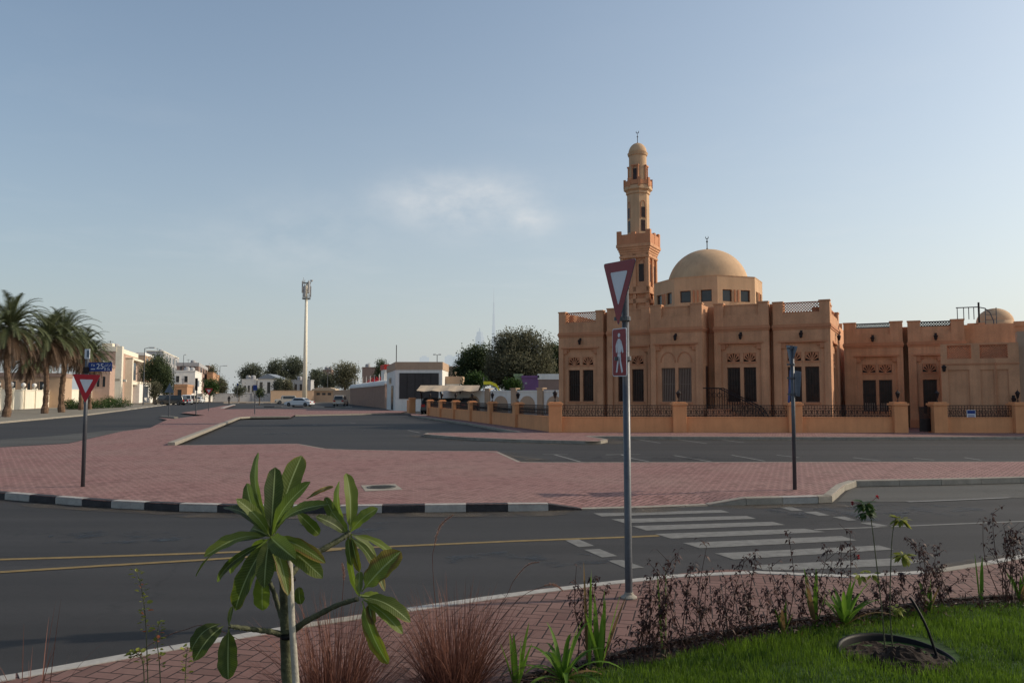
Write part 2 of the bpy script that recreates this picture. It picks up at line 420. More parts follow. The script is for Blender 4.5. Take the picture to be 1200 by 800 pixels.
# dusty strip where the street meets the plaza on the left
sheet('street_edge', XY([(-170, 532), (0, 523.5), (80, 519), (124, 509), (165, 503), (120, 505), (60, 511), (0, 515), (-170, 522)]), 'asphalt_dusty', z=.004)

# ---- paved island and footway round the mosque fence
isl = XY([(482, 486.3), (505, 489.7), (550, 496), (597, 504.3), (612, 506), (500, 507), (496, 508.6), (540, 512), (600, 514.6), (700, 517), (714, 514.6), (688, 510.8), (800, 511.5), (1000, 512), (1400, 511)], .12)
islb = [G(1400, 500, .12), G(660, 500, .12), G(607, 497, .12), G(480, 484, .12)]
sheet('mosque_footway', isl + islb, 'brick', z=.12)
kerb('footway_kerb', isl, .9, ['kerb'], side=1, w=.14, zt=.126)
# far dusty apron with painted kerbs between the street and the car parks
for i, (x0, x1, y) in enumerate([(297, 330, 477.2), (330, 412, 477.5), (272, 300, 472.5), (300, 345, 473)]):
    kerb('painted_kerb', XY([(x0, y), (x1, y)]), 1.6, ['kerbw', 'kerbb', 'kerb'], w=.5, zt=.16, pattern=lambda i: i % 3)
sheet('far_paving', XY([(262, 472.8), (390, 472.5), (395, 470), (262, 469.5)]), 'sand', z=.02)

# ---- painted markings
def marks(name, polys, m, z=.004):
    for pl in polys:
        mb = MB(); q = [G(x, y, 0) for x, y in pl]
        n = Vector((0, 0, z))
        mb.add([p + n for p in q], [list(range(len(q)))[::-1]])
        o = mb.build(name, m); struct(o)
z4 = lambda L: [(680 + x / 4, 490 + y / 4) for x, y in L]
z5 = lambda L: [(900 + x / 4, 490 + y / 4) for x, y in L]
z6 = lambda L: [(440 + x / 3.333, 560 + y / 3.333) for x, y in L]
stripes = [z4([(60, 445), (660, 430), (700, 441), (100, 460)]), z4([(145, 473), (780, 457), (825, 471), (205, 491)]),
           z4([(240, 505), (900, 485), (962, 500), (310, 526)]), z4([(350, 542), (1050, 517), (1150, 533), (425, 564)]),
           z4([(480, 584), (1225, 552), (1295, 572), (560, 609)]), z4([(630, 633), (1400, 596), (1470, 615), (720, 662)]),
           z4([(795, 690), (1500, 655), (1640, 668), (1500, 690), (1000, 712), (860, 712)])]
marks('crossing_stripe', stripes, 'line')
blocks = [z6(L) for L in ([(740, 243), (795, 240), (855, 265), (795, 270)], [(815, 280), (875, 277), (945, 305), (885, 310)], [(905, 322), (965, 320), (1050, 350), (985, 355)])]
blocks += [z5(L) for L in ([(50, 415), (110, 415), (165, 432), (110, 434)], [(165, 440), (225, 437), (290, 455), (240, 457)], [(300, 462), (360, 460), (415, 478), (375, 480)], [(430, 490), (480, 488), (585, 508), (520, 510)])]
marks('give_way_block', blocks, 'line')
def strip(pxs, w):
    a = [G(x, y, 0) for x, y in pxs]; L = []; Rr = []
    for i, p in enumerate(a):
        d = (a[min(i + 1, len(a) - 1)] - a[max(i - 1, 0)]).normalized(); n = Vector((-d.y, d.x, 0)) * w / 2
        L.append(p + n); Rr.append(p - n)
    return L, Rr
def line(name, pxs, w, m, z=.004):
    L, Q = strip(pxs, w); mb = MB(); n = len(L); up = Vector((0, 0, z))
    mb.add([p + up for p in L + Q], [(i, n + i, n + i + 1, i + 1) for i in range(n - 1)])
    struct(mb.build(name, m))
line('centre_line', [(-120, 660), (0, 655.5), (120, 652), (240, 648), (452, 640.5), (600, 634), (740, 629), (772, 627.5)], .10, 'liney')
line('centre_line', [(-120, 677), (0, 670.5), (120, 663), (240, 656), (330, 650), (400, 643.6)], .10, 'liney', .006)
line('centre_line', [(955, 620.5), (1067, 616), (1165, 612), (1320, 606)], .08, 'line')
line('lay_by_line', [(1063, 588.2), (1120, 586), (1183, 583.2)], .10, 'linef', .009)
# parking bay lines
for L in ([(650, 532.6), (680, 541)], [(710, 533.5), (728, 532.5), (740, 537), (760, 540.5)], [(790, 533.5), (834, 541)], [(857, 533), (896, 540)], [(910, 533), (936, 536)], [(735, 512.8), (774, 519)], [(778, 512.6), (828, 519.5)], [(826, 512.6), (872, 518.5)], [(875, 513), (888, 514.8)], [(1000, 536), (1032, 540)], [(1130, 536), (1150, 539)], [(1070, 536.5), (1095, 539)], [(710, 532.3), (750, 532.3)], [(636, 532.3), (665, 532.4)],
          [(455, 502), (467, 503)], [(478, 504), (492, 507)], [(366, 497.5), (372, 498.3)], [(410, 495), (417, 496)]):
    line('bay_line', L, .09, 'linef', .005)
for k in range(5): line('bay_line', [(1010 + k * 45, 513.6), (1016 + k * 45, 514.4)], .08, 'linef', .005)

# ---- manhole cover set in the plaza
c = [G(x, y, .12) for x, y in ((423, 568.5), (463, 567), (472, 573.5), (428, 575.5))]
mb = MB(); mb.add([p + Vector((0, 0, .005)) for p in c], [(3, 2, 1, 0)])
mh = thing('manhole', 'round grey manhole cover in a square concrete surround in the red paving', 'manhole cover', (c[0] + c[2]) / 2)
o = mb.build('surround', 'kerb', loc=mh.location); o.location = (0, 0, 0); o.parent = mh
mb = MB(); mb.lathe((0, 0, 0), [(.27, .004), (.27, .018), (.24, .018), (.235, .012), (.0001, .012)], 28)
for k in range(6): mb.box(-.2, .2, -.17 + k * .06, -.15 + k * .06, .012, .017)
mb.build('cover', 'asphalt_dusty', mh)

# ---- near footway and lawn
near_k = XY([(-200, 822), (3, 791), (111, 771.5), (221, 752), (285, 741), (400, 722), (479, 711), (566, 698.6), (626, 690), (690, 683), (767, 675), (827, 668), (855, 666.5), (900, 669.5), (960, 674), (1060, 671), (1125, 663), (1175, 653), (1230, 643), (1400, 610)], .12)
def fw_z(x, y): return .12
soil_e = XY([(600, 800), (660, 787), (710, 772), (785, 755), (900, 735), (1000, 721), (1095, 707), (1200, 700), (1400, 690)], .12)
foot = near_k + [Vector((12, 6, 0)), Vector((12, -2, 0)), Vector((-8, -2, 0))]
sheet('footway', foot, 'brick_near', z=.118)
kerb('footway_kerb', near_k, .9, ['kerbw', 'kerb'], w=.125, zt=.124, side=-1, pattern=lambda i: 1 if i % 7 == 3 else 0)
grass_e = XY([(560, 830), (640, 803), (692, 792), (760, 780), (810, 767), (850, 759), (900, 750), (972, 732), (1095, 714), (1200, 708), (1400, 698)], .14)
soil = soil_e + [Vector((9, 5.5, 0)), Vector((9, -1, 0)), Vector((-2.6, -1, 0)), Vector((-2.4, 3.6, 0)), Vector((-.4, 4.4, 0))]
def lump(x, y): return .135 + .02 * math.sin(x * 5.1 + y * 3) * math.sin(y * 6.3 - x) 
sheet('soil_bed', soil, 'soil', zf=lump, grid=(-2.6, 9, -1, 7, .35))
kerb('bed_edging', soil_e, .5, ['soil'], w=.06, zt=.165, side=-1)
lawnp = grass_e + [Vector((8, 5, 0)), Vector((8, 2, 0)), Vector((-.3, 2, 0))]
mlawn = mat('lawn_base', (.022, .055, .008), .95, .4, 6, .5, fine=60)
sheet('lawn', lawnp, mlawn, zf=lambda x, y: .155 + .012 * math.sin(x * 4) * math.cos(y * 5), grid=(0, 8, 2, 6.6, .3))
# grass blades
def inpoly(p, poly):
    k = False; j = len(poly) - 1
    for i in range(len(poly)):
        a, b = poly[i], poly[j]
        if (a.y > p[1]) != (b.y > p[1]) and p[0] < (b.x - a.x) * (p[1] - a.y) / (b.y - a.y) + a.x: k = not k
        j = i
    return k
rg = random.Random(3); mb = MB(); PC = G(1051, 764, .14)
cnt = 0
while cnt < 92000:
    y = rg.uniform(3.6, 7.0); x = rg.uniform(.1, 6.6)
    if abs(x / y) > 1.05 or not inpoly((x, y), lawnp): continue
    if (x - PC.x) ** 2 + (y - PC.y) ** 2 < .368 ** 2: continue
    cnt += 1
    dens = .5 + .5 * math.sin(x * 2.3 + 1.1 * math.sin(y * 3.7)) * math.sin(y * 2.9 + x)
    h = rg.uniform(.018, .058) * (.7 + .7 * dens); a = rg.uniform(0, 6.283); w = rg.uniform(.0016, .003)
    ln = rg.uniform(0, .03); b = rg.uniform(0, 6.283); dx, dy = math.cos(a) * w, math.sin(a) * w
    lx, ly = math.cos(b) * ln, math.sin(b) * ln; z = .150
    dn2 = .5 + .5 * math.sin(x * 7.1 + 2 * math.sin(y * 9)) * math.sin(y * 11 + 2 * math.sin(x * 6)); mb.t = min(1, max(0, rg.gauss(.08 + .35 * dens + .35 * dn2, .16)))
    mb.add([(x - dx, y - dy, z), (x + dx, y + dy, z), (x + lx * .4 + dx * .7, y + ly * .4 + dy * .7, z + h * .6), (x + lx * .4 - dx * .7, y + ly * .4 - dy * .7, z + h * .6), (x + lx, y + ly, z + h)], [(0, 1, 2, 3), (3, 2, 4)])
tag(mb.build('grass', 'grass'), 'short bright green lawn grass', 'grass', kind='stuff')
# leaf litter and pebbles scattered on the bed edge
mb = MB()
for k in range(1500):
    i = rg.uniform(0, len(soil_e) - 1.01); a = soil_e[int(i)].lerp(soil_e[int(i) + 1], i % 1)
    p = Vector((a.x, a.y, .155)) + Vector((rg.gauss(0, .06), rg.gauss(-.08, .10), rg.uniform(0, .02)))
    s = rg.uniform(.006, .022); th = rg.uniform(0, 6.3); d = Vector((math.cos(th), math.sin(th), rg.uniform(-.4, .4))) * s; n = Vector((-d.y, d.x, rg.uniform(-.3, .3) * s)) * .45
    mb.t = rg.random(); mb.add([p - d, p + n, p + d, p - n], [(0, 1, 2, 3)])
tag(mb.build('leaf_litter', 'leaf_deadpalm'), 'dry brown leaf litter along the edge of the planting bed', 'leaf litter', kind='stuff')

# ---- windblown sand against the kerbs and oil marks in the parking bays
def side_strip(name, pts, w0, w1, m, z=.008):
    q = resample([Vector((p.x, p.y, 0)) for p in pts], .6); mb = MB(); rr = random.Random(4); L = []; Q = []
    for i, p in enumerate(q):
        d = (q[min(i + 1, len(q) - 1)] - q[max(i - 1, 0)]).normalized(); n = Vector((-d.y, d.x, 0)); L.append(p + n * w0); Q.append(p + n * (w1 * rr.uniform(.6, 1.2)))
    n = len(q); mb.add([p + Vector((0, 0, z)) for p in L + Q], [(i, n + i, n + i + 1, i + 1) for i in range(n - 1)]); struct(mb.build(name, m))
side_strip('kerb_sand', front + cross[1:] + front2[1:], .0, -.5, 'dust')
side_strip('kerb_sand', near_k, .0, .4, 'dust', .012)
side_strip('kerb_sand', back, -.1, -1.0, 'dust', .014)
side_strip('kerb_sand', isl, -.0, -.7, 'dust', .010)
rr = random.Random(12)
for px, py in ((150, 628), (420, 617), (620, 655), (980, 600), (1080, 597), (700, 536), (800, 537), (880, 514), (560, 498), (420, 505), (330, 508), (1050, 536)):
    c = G(px, py, 0); mb = MB(); k = 16; a = rr.uniform(.4, .9)
    mb.add([(c.x + a * 1.6 * math.cos(6.283 * i / k) * rr.uniform(.7, 1.1), c.y + a * math.sin(6.283 * i / k) * rr.uniform(.7, 1.1), .0065) for i in range(k)], [list(range(k))]); struct(mb.build('oil_stain', 'oil'))
# ================================================================== MOSQUE
TH = R(27); U = Vector((math.cos(TH), -math.sin(TH), 0)); V = Vector((math.sin(TH), math.cos(TH), 0))
O0 = P(655, 463, 46.8); O0.z = .12
def FP(px, py, yl):
    d = ray(px, py); s = (yl - (CAM - O0).dot(V)) / d.dot(V); p = CAM + d * s
    return (p - O0).dot(U), p.z - .12
def tx(px, yl=0.0): return FP(px, 463, yl)[0]
def tz(py, px, yl=0.0): return FP(px, py, yl)[1]
def SP(px, s_t):      # where the ray at pixel column px crosses the plane x = s_t; returns local y
    d = ray(px, 463); s = (s_t - (CAM - O0).dot(U)) / d.dot(U); return ((CAM + d * s) - O0).dot(V)
mosque = thing('mosque', 'large ochre mosque with a central dome and paired dark windows behind the orange fence', 'mosque', O0, -TH)

def fan_piece(mb, x0, x1, z0, z1, y, yb):
    """arched fanlight: spandrels round a half-round opening, with radial petals in it"""
    cx = (x0 + x1) / 2; w = (x1 - x0) / 2; n = 12
    arc = [(cx + w * .96 * math.cos(math.pi * k / n), z0 + (z1 - z0) * .97 * math.sin(math.pi * k / n)) for k in range(n + 1)]
    for k in range(n):
        a, b = arc[k], arc[k + 1]; mb.quad((a[0], y, a[1]), (a[0], y, z1 + .01), (b[0], y, z1 + .01), (b[0], y, b[1]))
        mb.quad((a[0], y, a[1]), (b[0], y, b[1]), (b[0], yb, b[1]), (a[0], yb, a[1]))
    for k in range(1, 7):
        th = math.pi * k / 7; dx, dz = math.cos(th), math.sin(th); h = z1 - z0
        p0 = Vector((cx + w * .2 * dx, (y + yb) / 2, z0 + h * .2 * dz)); p1 = Vector((cx + w * .98 * dx, (y + yb) / 2, z0 + h * .98 * dz))
        mb.tube([p0, p0.lerp(p1, .6), p1], [.02, .035, .055], 5)
    mb.lathe((cx, (y + yb) / 2 - .01, z0), [(w * .2, 0), (w * .16, h * .16), (0.0001, h * .2)], 10)
def lattice(par, x0, x1, z0, z1, y, m='brickred', pitch=.14):
    """pierced brick screen with diagonal bars and a top rail"""
    mb = MB(); t = .022
    mb.box(x0, x1, y - .05, y + .05, z1 - .05, z1); mb.box(x0, x1, y - .05, y + .05, z0, z0 + .05)
    L = x1 - x0; H = z1 - z0; n = int((L + H) / pitch)
    for s in (1, -1):
        for k in range(n + 1):
            a = k * pitch
            # line x = a - h (from bottom)
            h0 = max(0, a - L); h1 = min(H, a)
            if h1 - h0 < .03: continue
            xa, xb = (x0 + a - h0, x0 + a - h1) if s > 0 else (x1 - a + h0, x1 - a + h1)
            mb.tube([(xa, y, z0 + h0), (xb, y, z0 + h1)], t, 4, cap=False)
    return mb.build('parapet_screen', m, par)
def window(par, x0, x1, z0, z1, y, bars='dark', low=False):
    mb = MB(); f = .05
    mb.wall(x0, x1, z0, z1, y, y + .06, [(x0 + f, x1 - f, z0 + f, z1 - f)])
    w = mb.build('window', 'frame' if bars != 'louvre' else 'louvre', par)
    mb = MB(); mb.box(x0 + f, x1 - f, y + .035, y + .045, z0 + f, z1 - f); mb.build('pane', 'glassdark' if bars != 'louvre' else 'frame', w)
    mb = MB(); n = 5 if bars != 'louvre' else 8
    for k in range(1, n):
        x = x0 + (x1 - x0) * k / n; mb.box(x - (.008 if bars != 'louvre' else .022), x + (.008 if bars != 'louvre' else .022), y - .02, y, z0, z1)
    zz = z0 + (z1 - z0) * .52
    mb.box(x0, x1, y - .025, y + .0, zz - .015, zz + .015)
    mb.build('window_bars', 'louvre' if bars == 'louvre' else 'iron', w)
    if low:
        mb = MB()
        for k in range(1, 6):
            x = x0 + (x1 - x0) * k / 6; mb.box(x - .03, x + .03, y - .05, y - .03, z0 + .03, z0 + .46)
        mb.build('window_guard', 'louvre', w)
    return w
def lampon(par, x, y, z, m='iron'):
    mb = MB()
    mb.tube([(x, y, z + .12), (x, y - .14, z + .16), (x, y - .17, z + .08)], .014, 6)
    mb.lathe((x, y - .17, z - .2), [(.02, 0), (.07, .05), (.09, .2), (.12, .24), (.03, .32), (.0001, .36)], 8)
    mb.box(x - .06, x + .06, y - .02, y, z + .04, z + .2)
    l = mb.build('wall_lamp', m, par)
def bay(par, w, ztop, xs, depth=1.0, panel=None, wz=(1.38, 3.2), fan=(3.5, 3.95), ptop=4.45, band=5.12, pbase=5.82, pierw=.5, style='lattice', bars='dark', low=False, lamp=True, blind=False, M4=None, left_side=True, right_side=True, doors=None, zoff=0.0, lampm='iron'):
    """one projecting bay; local frame x along the wall, y inwards. xs: list of (x0, x1) windows"""
    root = par
    if M4 is not None:
        e = bpy.data.objects.new('wall_bay', None); COL.objects.link(e); e.parent = par; e.matrix_local = M4; root = e
    mb = MB(); px0, px1 = panel if panel else (xs[0][0] - .28, xs[-1][1] + .28)
    q = .12
    mb.wall(0, w, 0, pbase, 0, q, [(px0, px1, .75, ptop)])
    holes = [(a, b, wz[0], wz[1]) for a, b in xs]
    if not blind: holes += [(a, b, fan[0], fan[1]) for a, b in xs]
    if doors: holes = [(a, b, .1, wz[1]) for a, b in xs] + ([(a, b, fan[0], fan[1]) for a, b in xs])
    mb.wall(px0 - .05, px1 + .05, .7, ptop + .05, q + .002, q + .26, holes)
    # side walls
    if left_side: mb.box(.002, .25, q + .002, depth, 0, pbase - .003)
    if right_side: mb.box(w - .25, w - .002, q + .002, depth, 0, pbase - .003)
    mb.box(.25, w - .25, depth - .1, depth - .01, 0, pbase - .01)
    mb.box(.0, w, -.0, depth, pbase - .0, pbase + .04)
    wl = mb.build('wall', 'stucco', root)
    mb = MB()
    mb.box(-.03, w + .03, -.035, depth, band, band + .10); mb.box(-.06, w + .06, -.07, depth, band + .10, band + .2); mb.box(-.03, w + .03, -.035, depth, band + .2, band + .27)
    mb.box(px0 - .12, px1 + .12, -.05, .0, ptop, ptop + .09)
    # stepped corbels under the hood of the panel
    for s in (0, 1):
        xa = px0 if s == 0 else px1 - .22
        mb.box(xa + .002, xa + .218, .02, q + .0, ptop - .3, ptop - .003)
        xb = px0 + .22 if s == 0 else px1 - .36
        mb.box(xb + .002, xb + .138, .05, q, ptop - .16, ptop - .003)
    for a, b in xs:
        mb.box(a - .05, b + .05, q - .04, q + .05, wz[0] - .1, wz[0] - .003) if not doors else None
        if blind:
            cx = (a + b) / 2; hw = (b - a) / 2
            pts = [(cx + (hw + .02) * math.cos(math.pi * k / 12), fan[0] + .55 * math.sin(math.pi * k / 12)) for k in range(13)]
            mb.tube([(p[0], q - .01, p[1]) for p in pts], .03, 6)
        else:
            fan_piece(mb, a, b, fan[0], fan[1], q + .03, q + .1)
            mb.box(a - .04, b + .04, q - .03, q + .02, fan[0] - .08, fan[0] - .003)
    mb.build('trim', 'stucco_dark', root)
    mb = MB(); mb.box(-.03, w + .03, -.035, depth * .9, 0, .42); mb.build('plinth', 'stucco_dark', root)
    mb = MB()
    if not blind:
        for a, b in xs: mb.box(a, b, q + .27, q + .28, fan[0] - .02, fan[1] + .02)
        mb.build('fanlight', 'glassdark', root)
    for a, b in xs: window(root, a, b, (.1 if doors else wz[0]), wz[1], q + .12, bars, low)
    # parapet
    mb = MB(); h = ztop - pbase
    for xa, xb in ((0, pierw), (w - pierw, w)):
        mb.box(xa, xb, 0, .38, pbase + .04, ztop - .07); mb.box(xa - .03, xb + .03, -.03, .41, ztop - .07, ztop)
        mb.box(xa + .002, xb - .002, .40, depth + .3, pbase + .04, ztop - .1) if h > .2 else None
    zs = pbase + .16
    mb.box(pierw, w - pierw, .04, .34, pbase + .04, zs)
    if style == 'solid':
        mb.box(pierw, w - pierw, .17, .3, zs, ztop - .16); mb.box(pierw, w - pierw, .14, .33, ztop - .16, ztop - .1)
    if style == 'low':
        mb.box(pierw, w - pierw, .1, .3, zs, ztop - .34)
    mb.build('parapet', 'stucco', root)
    if style == 'low': lattice(root, pierw, w - pierw, ztop - .34, ztop - .06, .2, 'iron', .13)
    if style == 'lattice': lattice(root, pierw, w - pierw, zs, ztop - .05, .2)
    if lamp: lampon(root, w / 2, 0, 4.85, lampm)
    return root

# ---- the main block (behind the projecting bays)
TR = tx(975, 0)
mb = MB()
mb.box(.35, TR - .25, .5, 14.2, 0, 5.85)
mb.box(.35, TR - .25, .5, .75, 5.85, 5.95)
for pa, pb in ((707, 712), (825, 838), (902, 908)): mb.box(tx(pa, .5) - .1, tx(pb, .5) + .1, .5, .75, 5.95, 6.55)
mb.box(.35, .65, .75, 14.2, 5.85, 6.5); mb.box(.65, TR - .5, 13.9, 14.2, 5.85, 6.5)
mb.build('main_block', 'stucco', mosque)
mb = MB(); mb.box(.3, TR - .2, .45, .499, 5.12, 5.35); mb.build('string_course', 'stucco_dark', mosque)

def place(tl, yl): return Matrix.Translation((tl, yl, 0))
# bay 1
def mk(pxl, pxr, yl, ytop, wins, **k):
    a = tx(pxl, yl); b = tx(pxr, yl); zt = tz(ytop, (pxl + pxr) / 2, yl) - .02
    xs = [(tx(p, yl + .2) - a, tx(q, yl + .2) - a) for p, q in wins]
    return bay(mosque, b - a, zt, xs, depth=.6 - yl, M4=place(a, yl), **k)
mk(655, 707, 0, 364, [(667, 680.3), (683.5, 696)], pierw=.42)
mk(712, 762.5, .05, 359.5, [(725, 738), (741.5, 755)], pierw=.5, style='solid')
mk(762.8, 824, -1.0, 355.5, [(776, 792), (795.5, 811)], pierw=.62, style='solid', bars='louvre', blind=True)
mk(838, 902, -.25, 353.5, [(853, 868.3), (872.3, 887)], pierw=.5, style='solid')
mk(907.5, 975, 0, 351.5, [(924, 940.3), (944.5, 961)], pierw=.5)
# bay 3: narrow dark window in the shaded return beside it
a = tx(824, -1.0)
mb = MB(); y0 = -.35; mb.box(tx(824, -1) - .03, tx(824, -1) + .012, y0, y0 + .5, .9, 3.3); mb.build('side_window', 'frame', mosque)
# right flank in the sun: a bay turned ninety degrees
MS = Matrix.Translation((TR, .42, 0)) @ Matrix.Rotation(R(90), 4, 'Z')
ys = 5.3
bay(mosque, ys - .42, tz(352, 975, 0) - .15, [(1.1, 1.9), (2.25, 3.05)], depth=.6, M4=MS, pierw=.6, style='lattice', left_side=False, right_side=False)

# ---- wing on the right, lower and set back
YW = 5.0
def mkw(pxl, pxr, yl, ytop, wins, **k):
    a = tx(pxl, yl); b = tx(pxr, yl); zt = tz(ytop, (pxl + pxr) / 2, yl) - .02
    xs = [(tx(p, yl + .2) - a, tx(q, yl + .2) - a) for p, q in wins]
    return bay(mosque, b - a, zt, xs, depth=1.0, M4=place(a, yl), band=4.35, pbase=5.0, ptop=3.85, fan=(2.98, 3.42), **k)
a = tx(1000, YW)
wz0 = tz(482, 1030, YW); wz1 = tz(445, 1030, YW)
mb = MB(); mb.box(TR + .35, tx(1194, YW) + 3, YW + .95, YW + 9, 0, 5.0); mb.box(TR + .35, tx(1194, YW), YW + .95, YW + 1.2, 5.0, 5.5)
mb.build('wing_block', 'stucco', mosque)
mkw(990.5, 1060, YW, 376.5, [(1011.5, 1027), (1030.5, 1046)], wz=(wz0, wz1), pierw=.62, style='low', low=True, lamp=True)
mkw(1066, 1133, YW, 374, [(1082, 1098.5)], panel=None, wz=(.5, wz1), pierw=.62, style='low', doors=True)
# thin roof railing over the wing parapets
for p0, p1 in ():
    a, b = tx(p0, YW + .5), tx(p1, YW + .5); mb = MB()
    mb.box(a, b, YW + .45, YW + .5, 5.95, 6.0)
    n = int((b - a) / .12)
    for k in range(n + 1):
        x = a + (b - a) * k / n; mb.tube([(x, YW + .47, 5.4), (x + .1, YW + .47, 5.95)], .012, 4); mb.tube([(x + .1, YW + .47, 5.4), (x, YW + .47, 5.95)], .012, 4)
    mb.build('roof_railing', 'iron', mosque)
# higher parapet and small dome behind
zb = tz(378, 1160, YW + 2.5)
mb = MB(); xa, xb = tx(1137, YW + 2.5), tx(1200, YW + 2.5) + 2.5
mb.box(xa, xb, YW + 2.5, YW + 7, 5.0, zb - .25); mb.box(xa, xa + .5, YW + 2.45, YW + 2.9, zb - .25, zb)
xc = tx(1151, YW + 2.5); mb.box(xc - .3, xc + .3, YW + 2.45, YW + 2.9, zb - .25, zb)
mb.box(tx(1192, YW + 2.5), xb, YW + 2.45, YW + 2.9, zb - .25, zb + .02)
mb.build('upper_parapet', 'stucco', mosque)
DW = YW + 4.5; xd = tx(1169.5, DW); rd = (tx(1192.5, DW) - tx(1147, DW)) / 2; zd = tz(378, 1170, DW); zt = tz(361, 1170, DW)
mb = MB(); mb.lathe((xd, DW, zd - .3), [(rd * 1.02, 0), (rd * 1.02, .3)] + [(rd * math.cos(R(9 * k)), .3 + (zt - zd) * math.sin(R(9 * k))) for k in range(0, 10)] + [(.0001, .3 + zt - zd)], 36)
mb.build('small_dome', 'dome', mosque, smooth=True)
# lower front block with pierced screens
YB = 1.1
a, b = tx(1104, YB), tx(1196, YB); zt = tz(402, 1150, YB)
mb = MB(); zl = tz(424, 1150, YB)
pn = [(tx(1112, YB), tx(1137, YB)), (tx(1150, YB), tx(1166, YB)), (tx(1169, YB), tx(1183, YB))]
sc = [(tx(1111.5, YB), tx(1140, YB)), (tx(1150, YB), tx(1183, YB))]
mb.wall(a, b, 0, zt, YB, YB + .05, [(p, q, .5, tz(433, 1150, YB)) for p, q in pn] + [(p, q, tz(420, 1150, YB), zt - .06) for p, q in sc])
mb.box(a + .003, b - .003, YB + .055, YB + .3, 0, tz(422, 1150, YB)); 
mb.box(a + .003, a + .25, YB + .3, YW + .9, 0, zt - .8); mb.box(b - .25, b - .003, YB + .3, YW + .9, 0, zt - .1)
mb.box(a + .25, b - .25, YB + .5, YW + .9, 2.9, 3.0)
mb.build('annex_wall', 'stucco', mosque)
for p, q in sc: lattice(mosque, p, q, tz(420, 1150, YB), zt - .07, YB + .12, pitch=.11)
mb = MB(); mb.box(a - .02, b + .02, YB - .03, YB, zl - .12, zl - .05)
mb.tube([(tx(1168, YB), YB - .05, .9), (tx(1168, YB), YB - .05, zl)], .02, 6)
mb.build('annex_trim', 'stucco_dark', mosque)
lampon(mosque, a + .12, YB, tz(431, 1107, YB)); lampon(mosque, tx(1187.5, YB), YB, tz(468, 1187, YB))
# pale strip of return wall at the far right
mb = MB(); mb.box(b + .02, b + 9, YB + .6, YB + 1.4, 0, zt + .55); mb.box(b + 2.2, b + 2.6, YB + .45, YB + .6, 0, zt + .4); mb.build('end_wall', 'tan', mosque)
# roof ladder cage and post above the wing
mb = MB(); yl = YW + 1.5; L = lambda px, py: (tx(px, yl), yl, tz(py, px, yl))
mb.tube([L(1124, 360.5), L(1150, 359.5), L(1158, 361), L(1164, 366), L(1168, 376), L(1168, 396)], .03, 6)
for p in (1125.5, 1133, 1139, 1145): mb.tube([L(p, 360), L(p, 374)], .022, 5)
for p in (0, .5):
    x, y, z = L(1158, 372); mb.tube([(x + p, y - .3, z + .5), (x + p, y - .3, z - 1.8)], .022, 5)
for k in range(8):
    x, y, z = L(1158, 372); mb.tube([(x, y - .3, z + .4 - k * .27), (x + .5, y - .3, z + .4 - k * .27)], .015, 5)
mb.build('roof_ladder', 'steel', mosque)
mb = MB(); mb.tube([L(1151, 354), L(1151, 378)], .05, 8); mb.build('roof_post', 'iron', mosque)

# ---- drum and main dome
DX, DY = 7.15, 7.25
O3 = O0 + U * DX + V * DY
ro = 3.45
mb = MB(); zr = 5.86
def octw(mb, r, z0, z1, t=.25, wins=True, cx=DX, cy=DY, win=(.0, 0), z=(6.6, 7.6)):
    side = 2 * r * math.tan(R(22.5))
    for k in range(8):
        Mx = Matrix.Translation((cx, cy, 0)) @ Matrix.Rotation(R(45 * k), 4, 'Z') @ Matrix.Translation((-side / 2, -r, 0))
        sv = mb.M; mb.M = Mx
        hs = [(side / 2 - .95, side / 2 - .3, z[0], z[1]), (side / 2 + .3, side / 2 + .95, z[0], z[1])] if wins else []
        mb.wall(0, side, z0, z1, 0, t, hs); mb.M = sv
    return side
zt1 = tz(322.5, 835, DY - 3.4) ; zw0, zw1 = tz(353, 820, DY - 3.4), tz(339, 820, DY - 3.4)
side = octw(mb, ro * math.cos(R(22.5)) * .98, zr, zt1, z=(zw0, zw1))
mb.lathe((DX, DY, zt1 - .25), [(2.5, 0), (2.95, 0), (2.6, .2)], 8, R(22.5))
mb.build('drum', 'dome', mosque)
rr = ro * math.cos(R(22.5)) * .98
for k in range(8):
    Mx = Matrix.Translation((DX, DY, 0)) @ Matrix.Rotation(R(45 * k), 4, 'Z') @ Matrix.Translation((-side / 2, -rr, 0))
    for q in (side / 2 - .95, side / 2 + .3):
        m2 = MB(Mx); m2.wall(q, q + .65, zw0, zw1, .1, .15, [(q + .05, q + .60, zw0 + .05, zw1 - .05)]); w = m2.build('drum_window', 'frame', mosque)
        m2 = MB(Mx); m2.box(q + .05, q + .60, .12, .13, zw0 + .05, zw1 - .05); m2.build('pane', 'pane', w)
    m2 = MB(Mx)
    for x in (side / 2 - .12, side / 2 + .12): m2.box(x - .04, x + .04, -.05, 0, zw0, zw1)
    m2.build('drum_fins', 'stucco_dark', mosque)
mb = MB(Matrix.Translation((DX, DY, 0)))
sd = ro * 2 * math.sin(R(22.5))
mb.lathe((0, 0, zt1 - .02), [(rr * 1.084, 0), (rr * 1.09, .06), (rr * .98, .07), (rr * .94, .07)], 8, R(22.5))
zt2 = tz(292.5, 832, DY); rdm = (tx(880, DY) - tx(786, DY)) / 2 * 1.0; zd0 = zt1 - .3
prof = [(rdm, 0)]; hh = zt2 - zd0
for k in range(1, 19):
    a = R(5 * k); prof.append((rdm * math.cos(a) ** .96 if k < 18 else .0001, hh * math.sin(a)))
mb2 = MB(); mb2.lathe((DX, DY, zd0), prof, 64); mb2.build('dome', 'dome', mosque, smooth=True)
mb.build('drum_cap', 'dome', mosque)
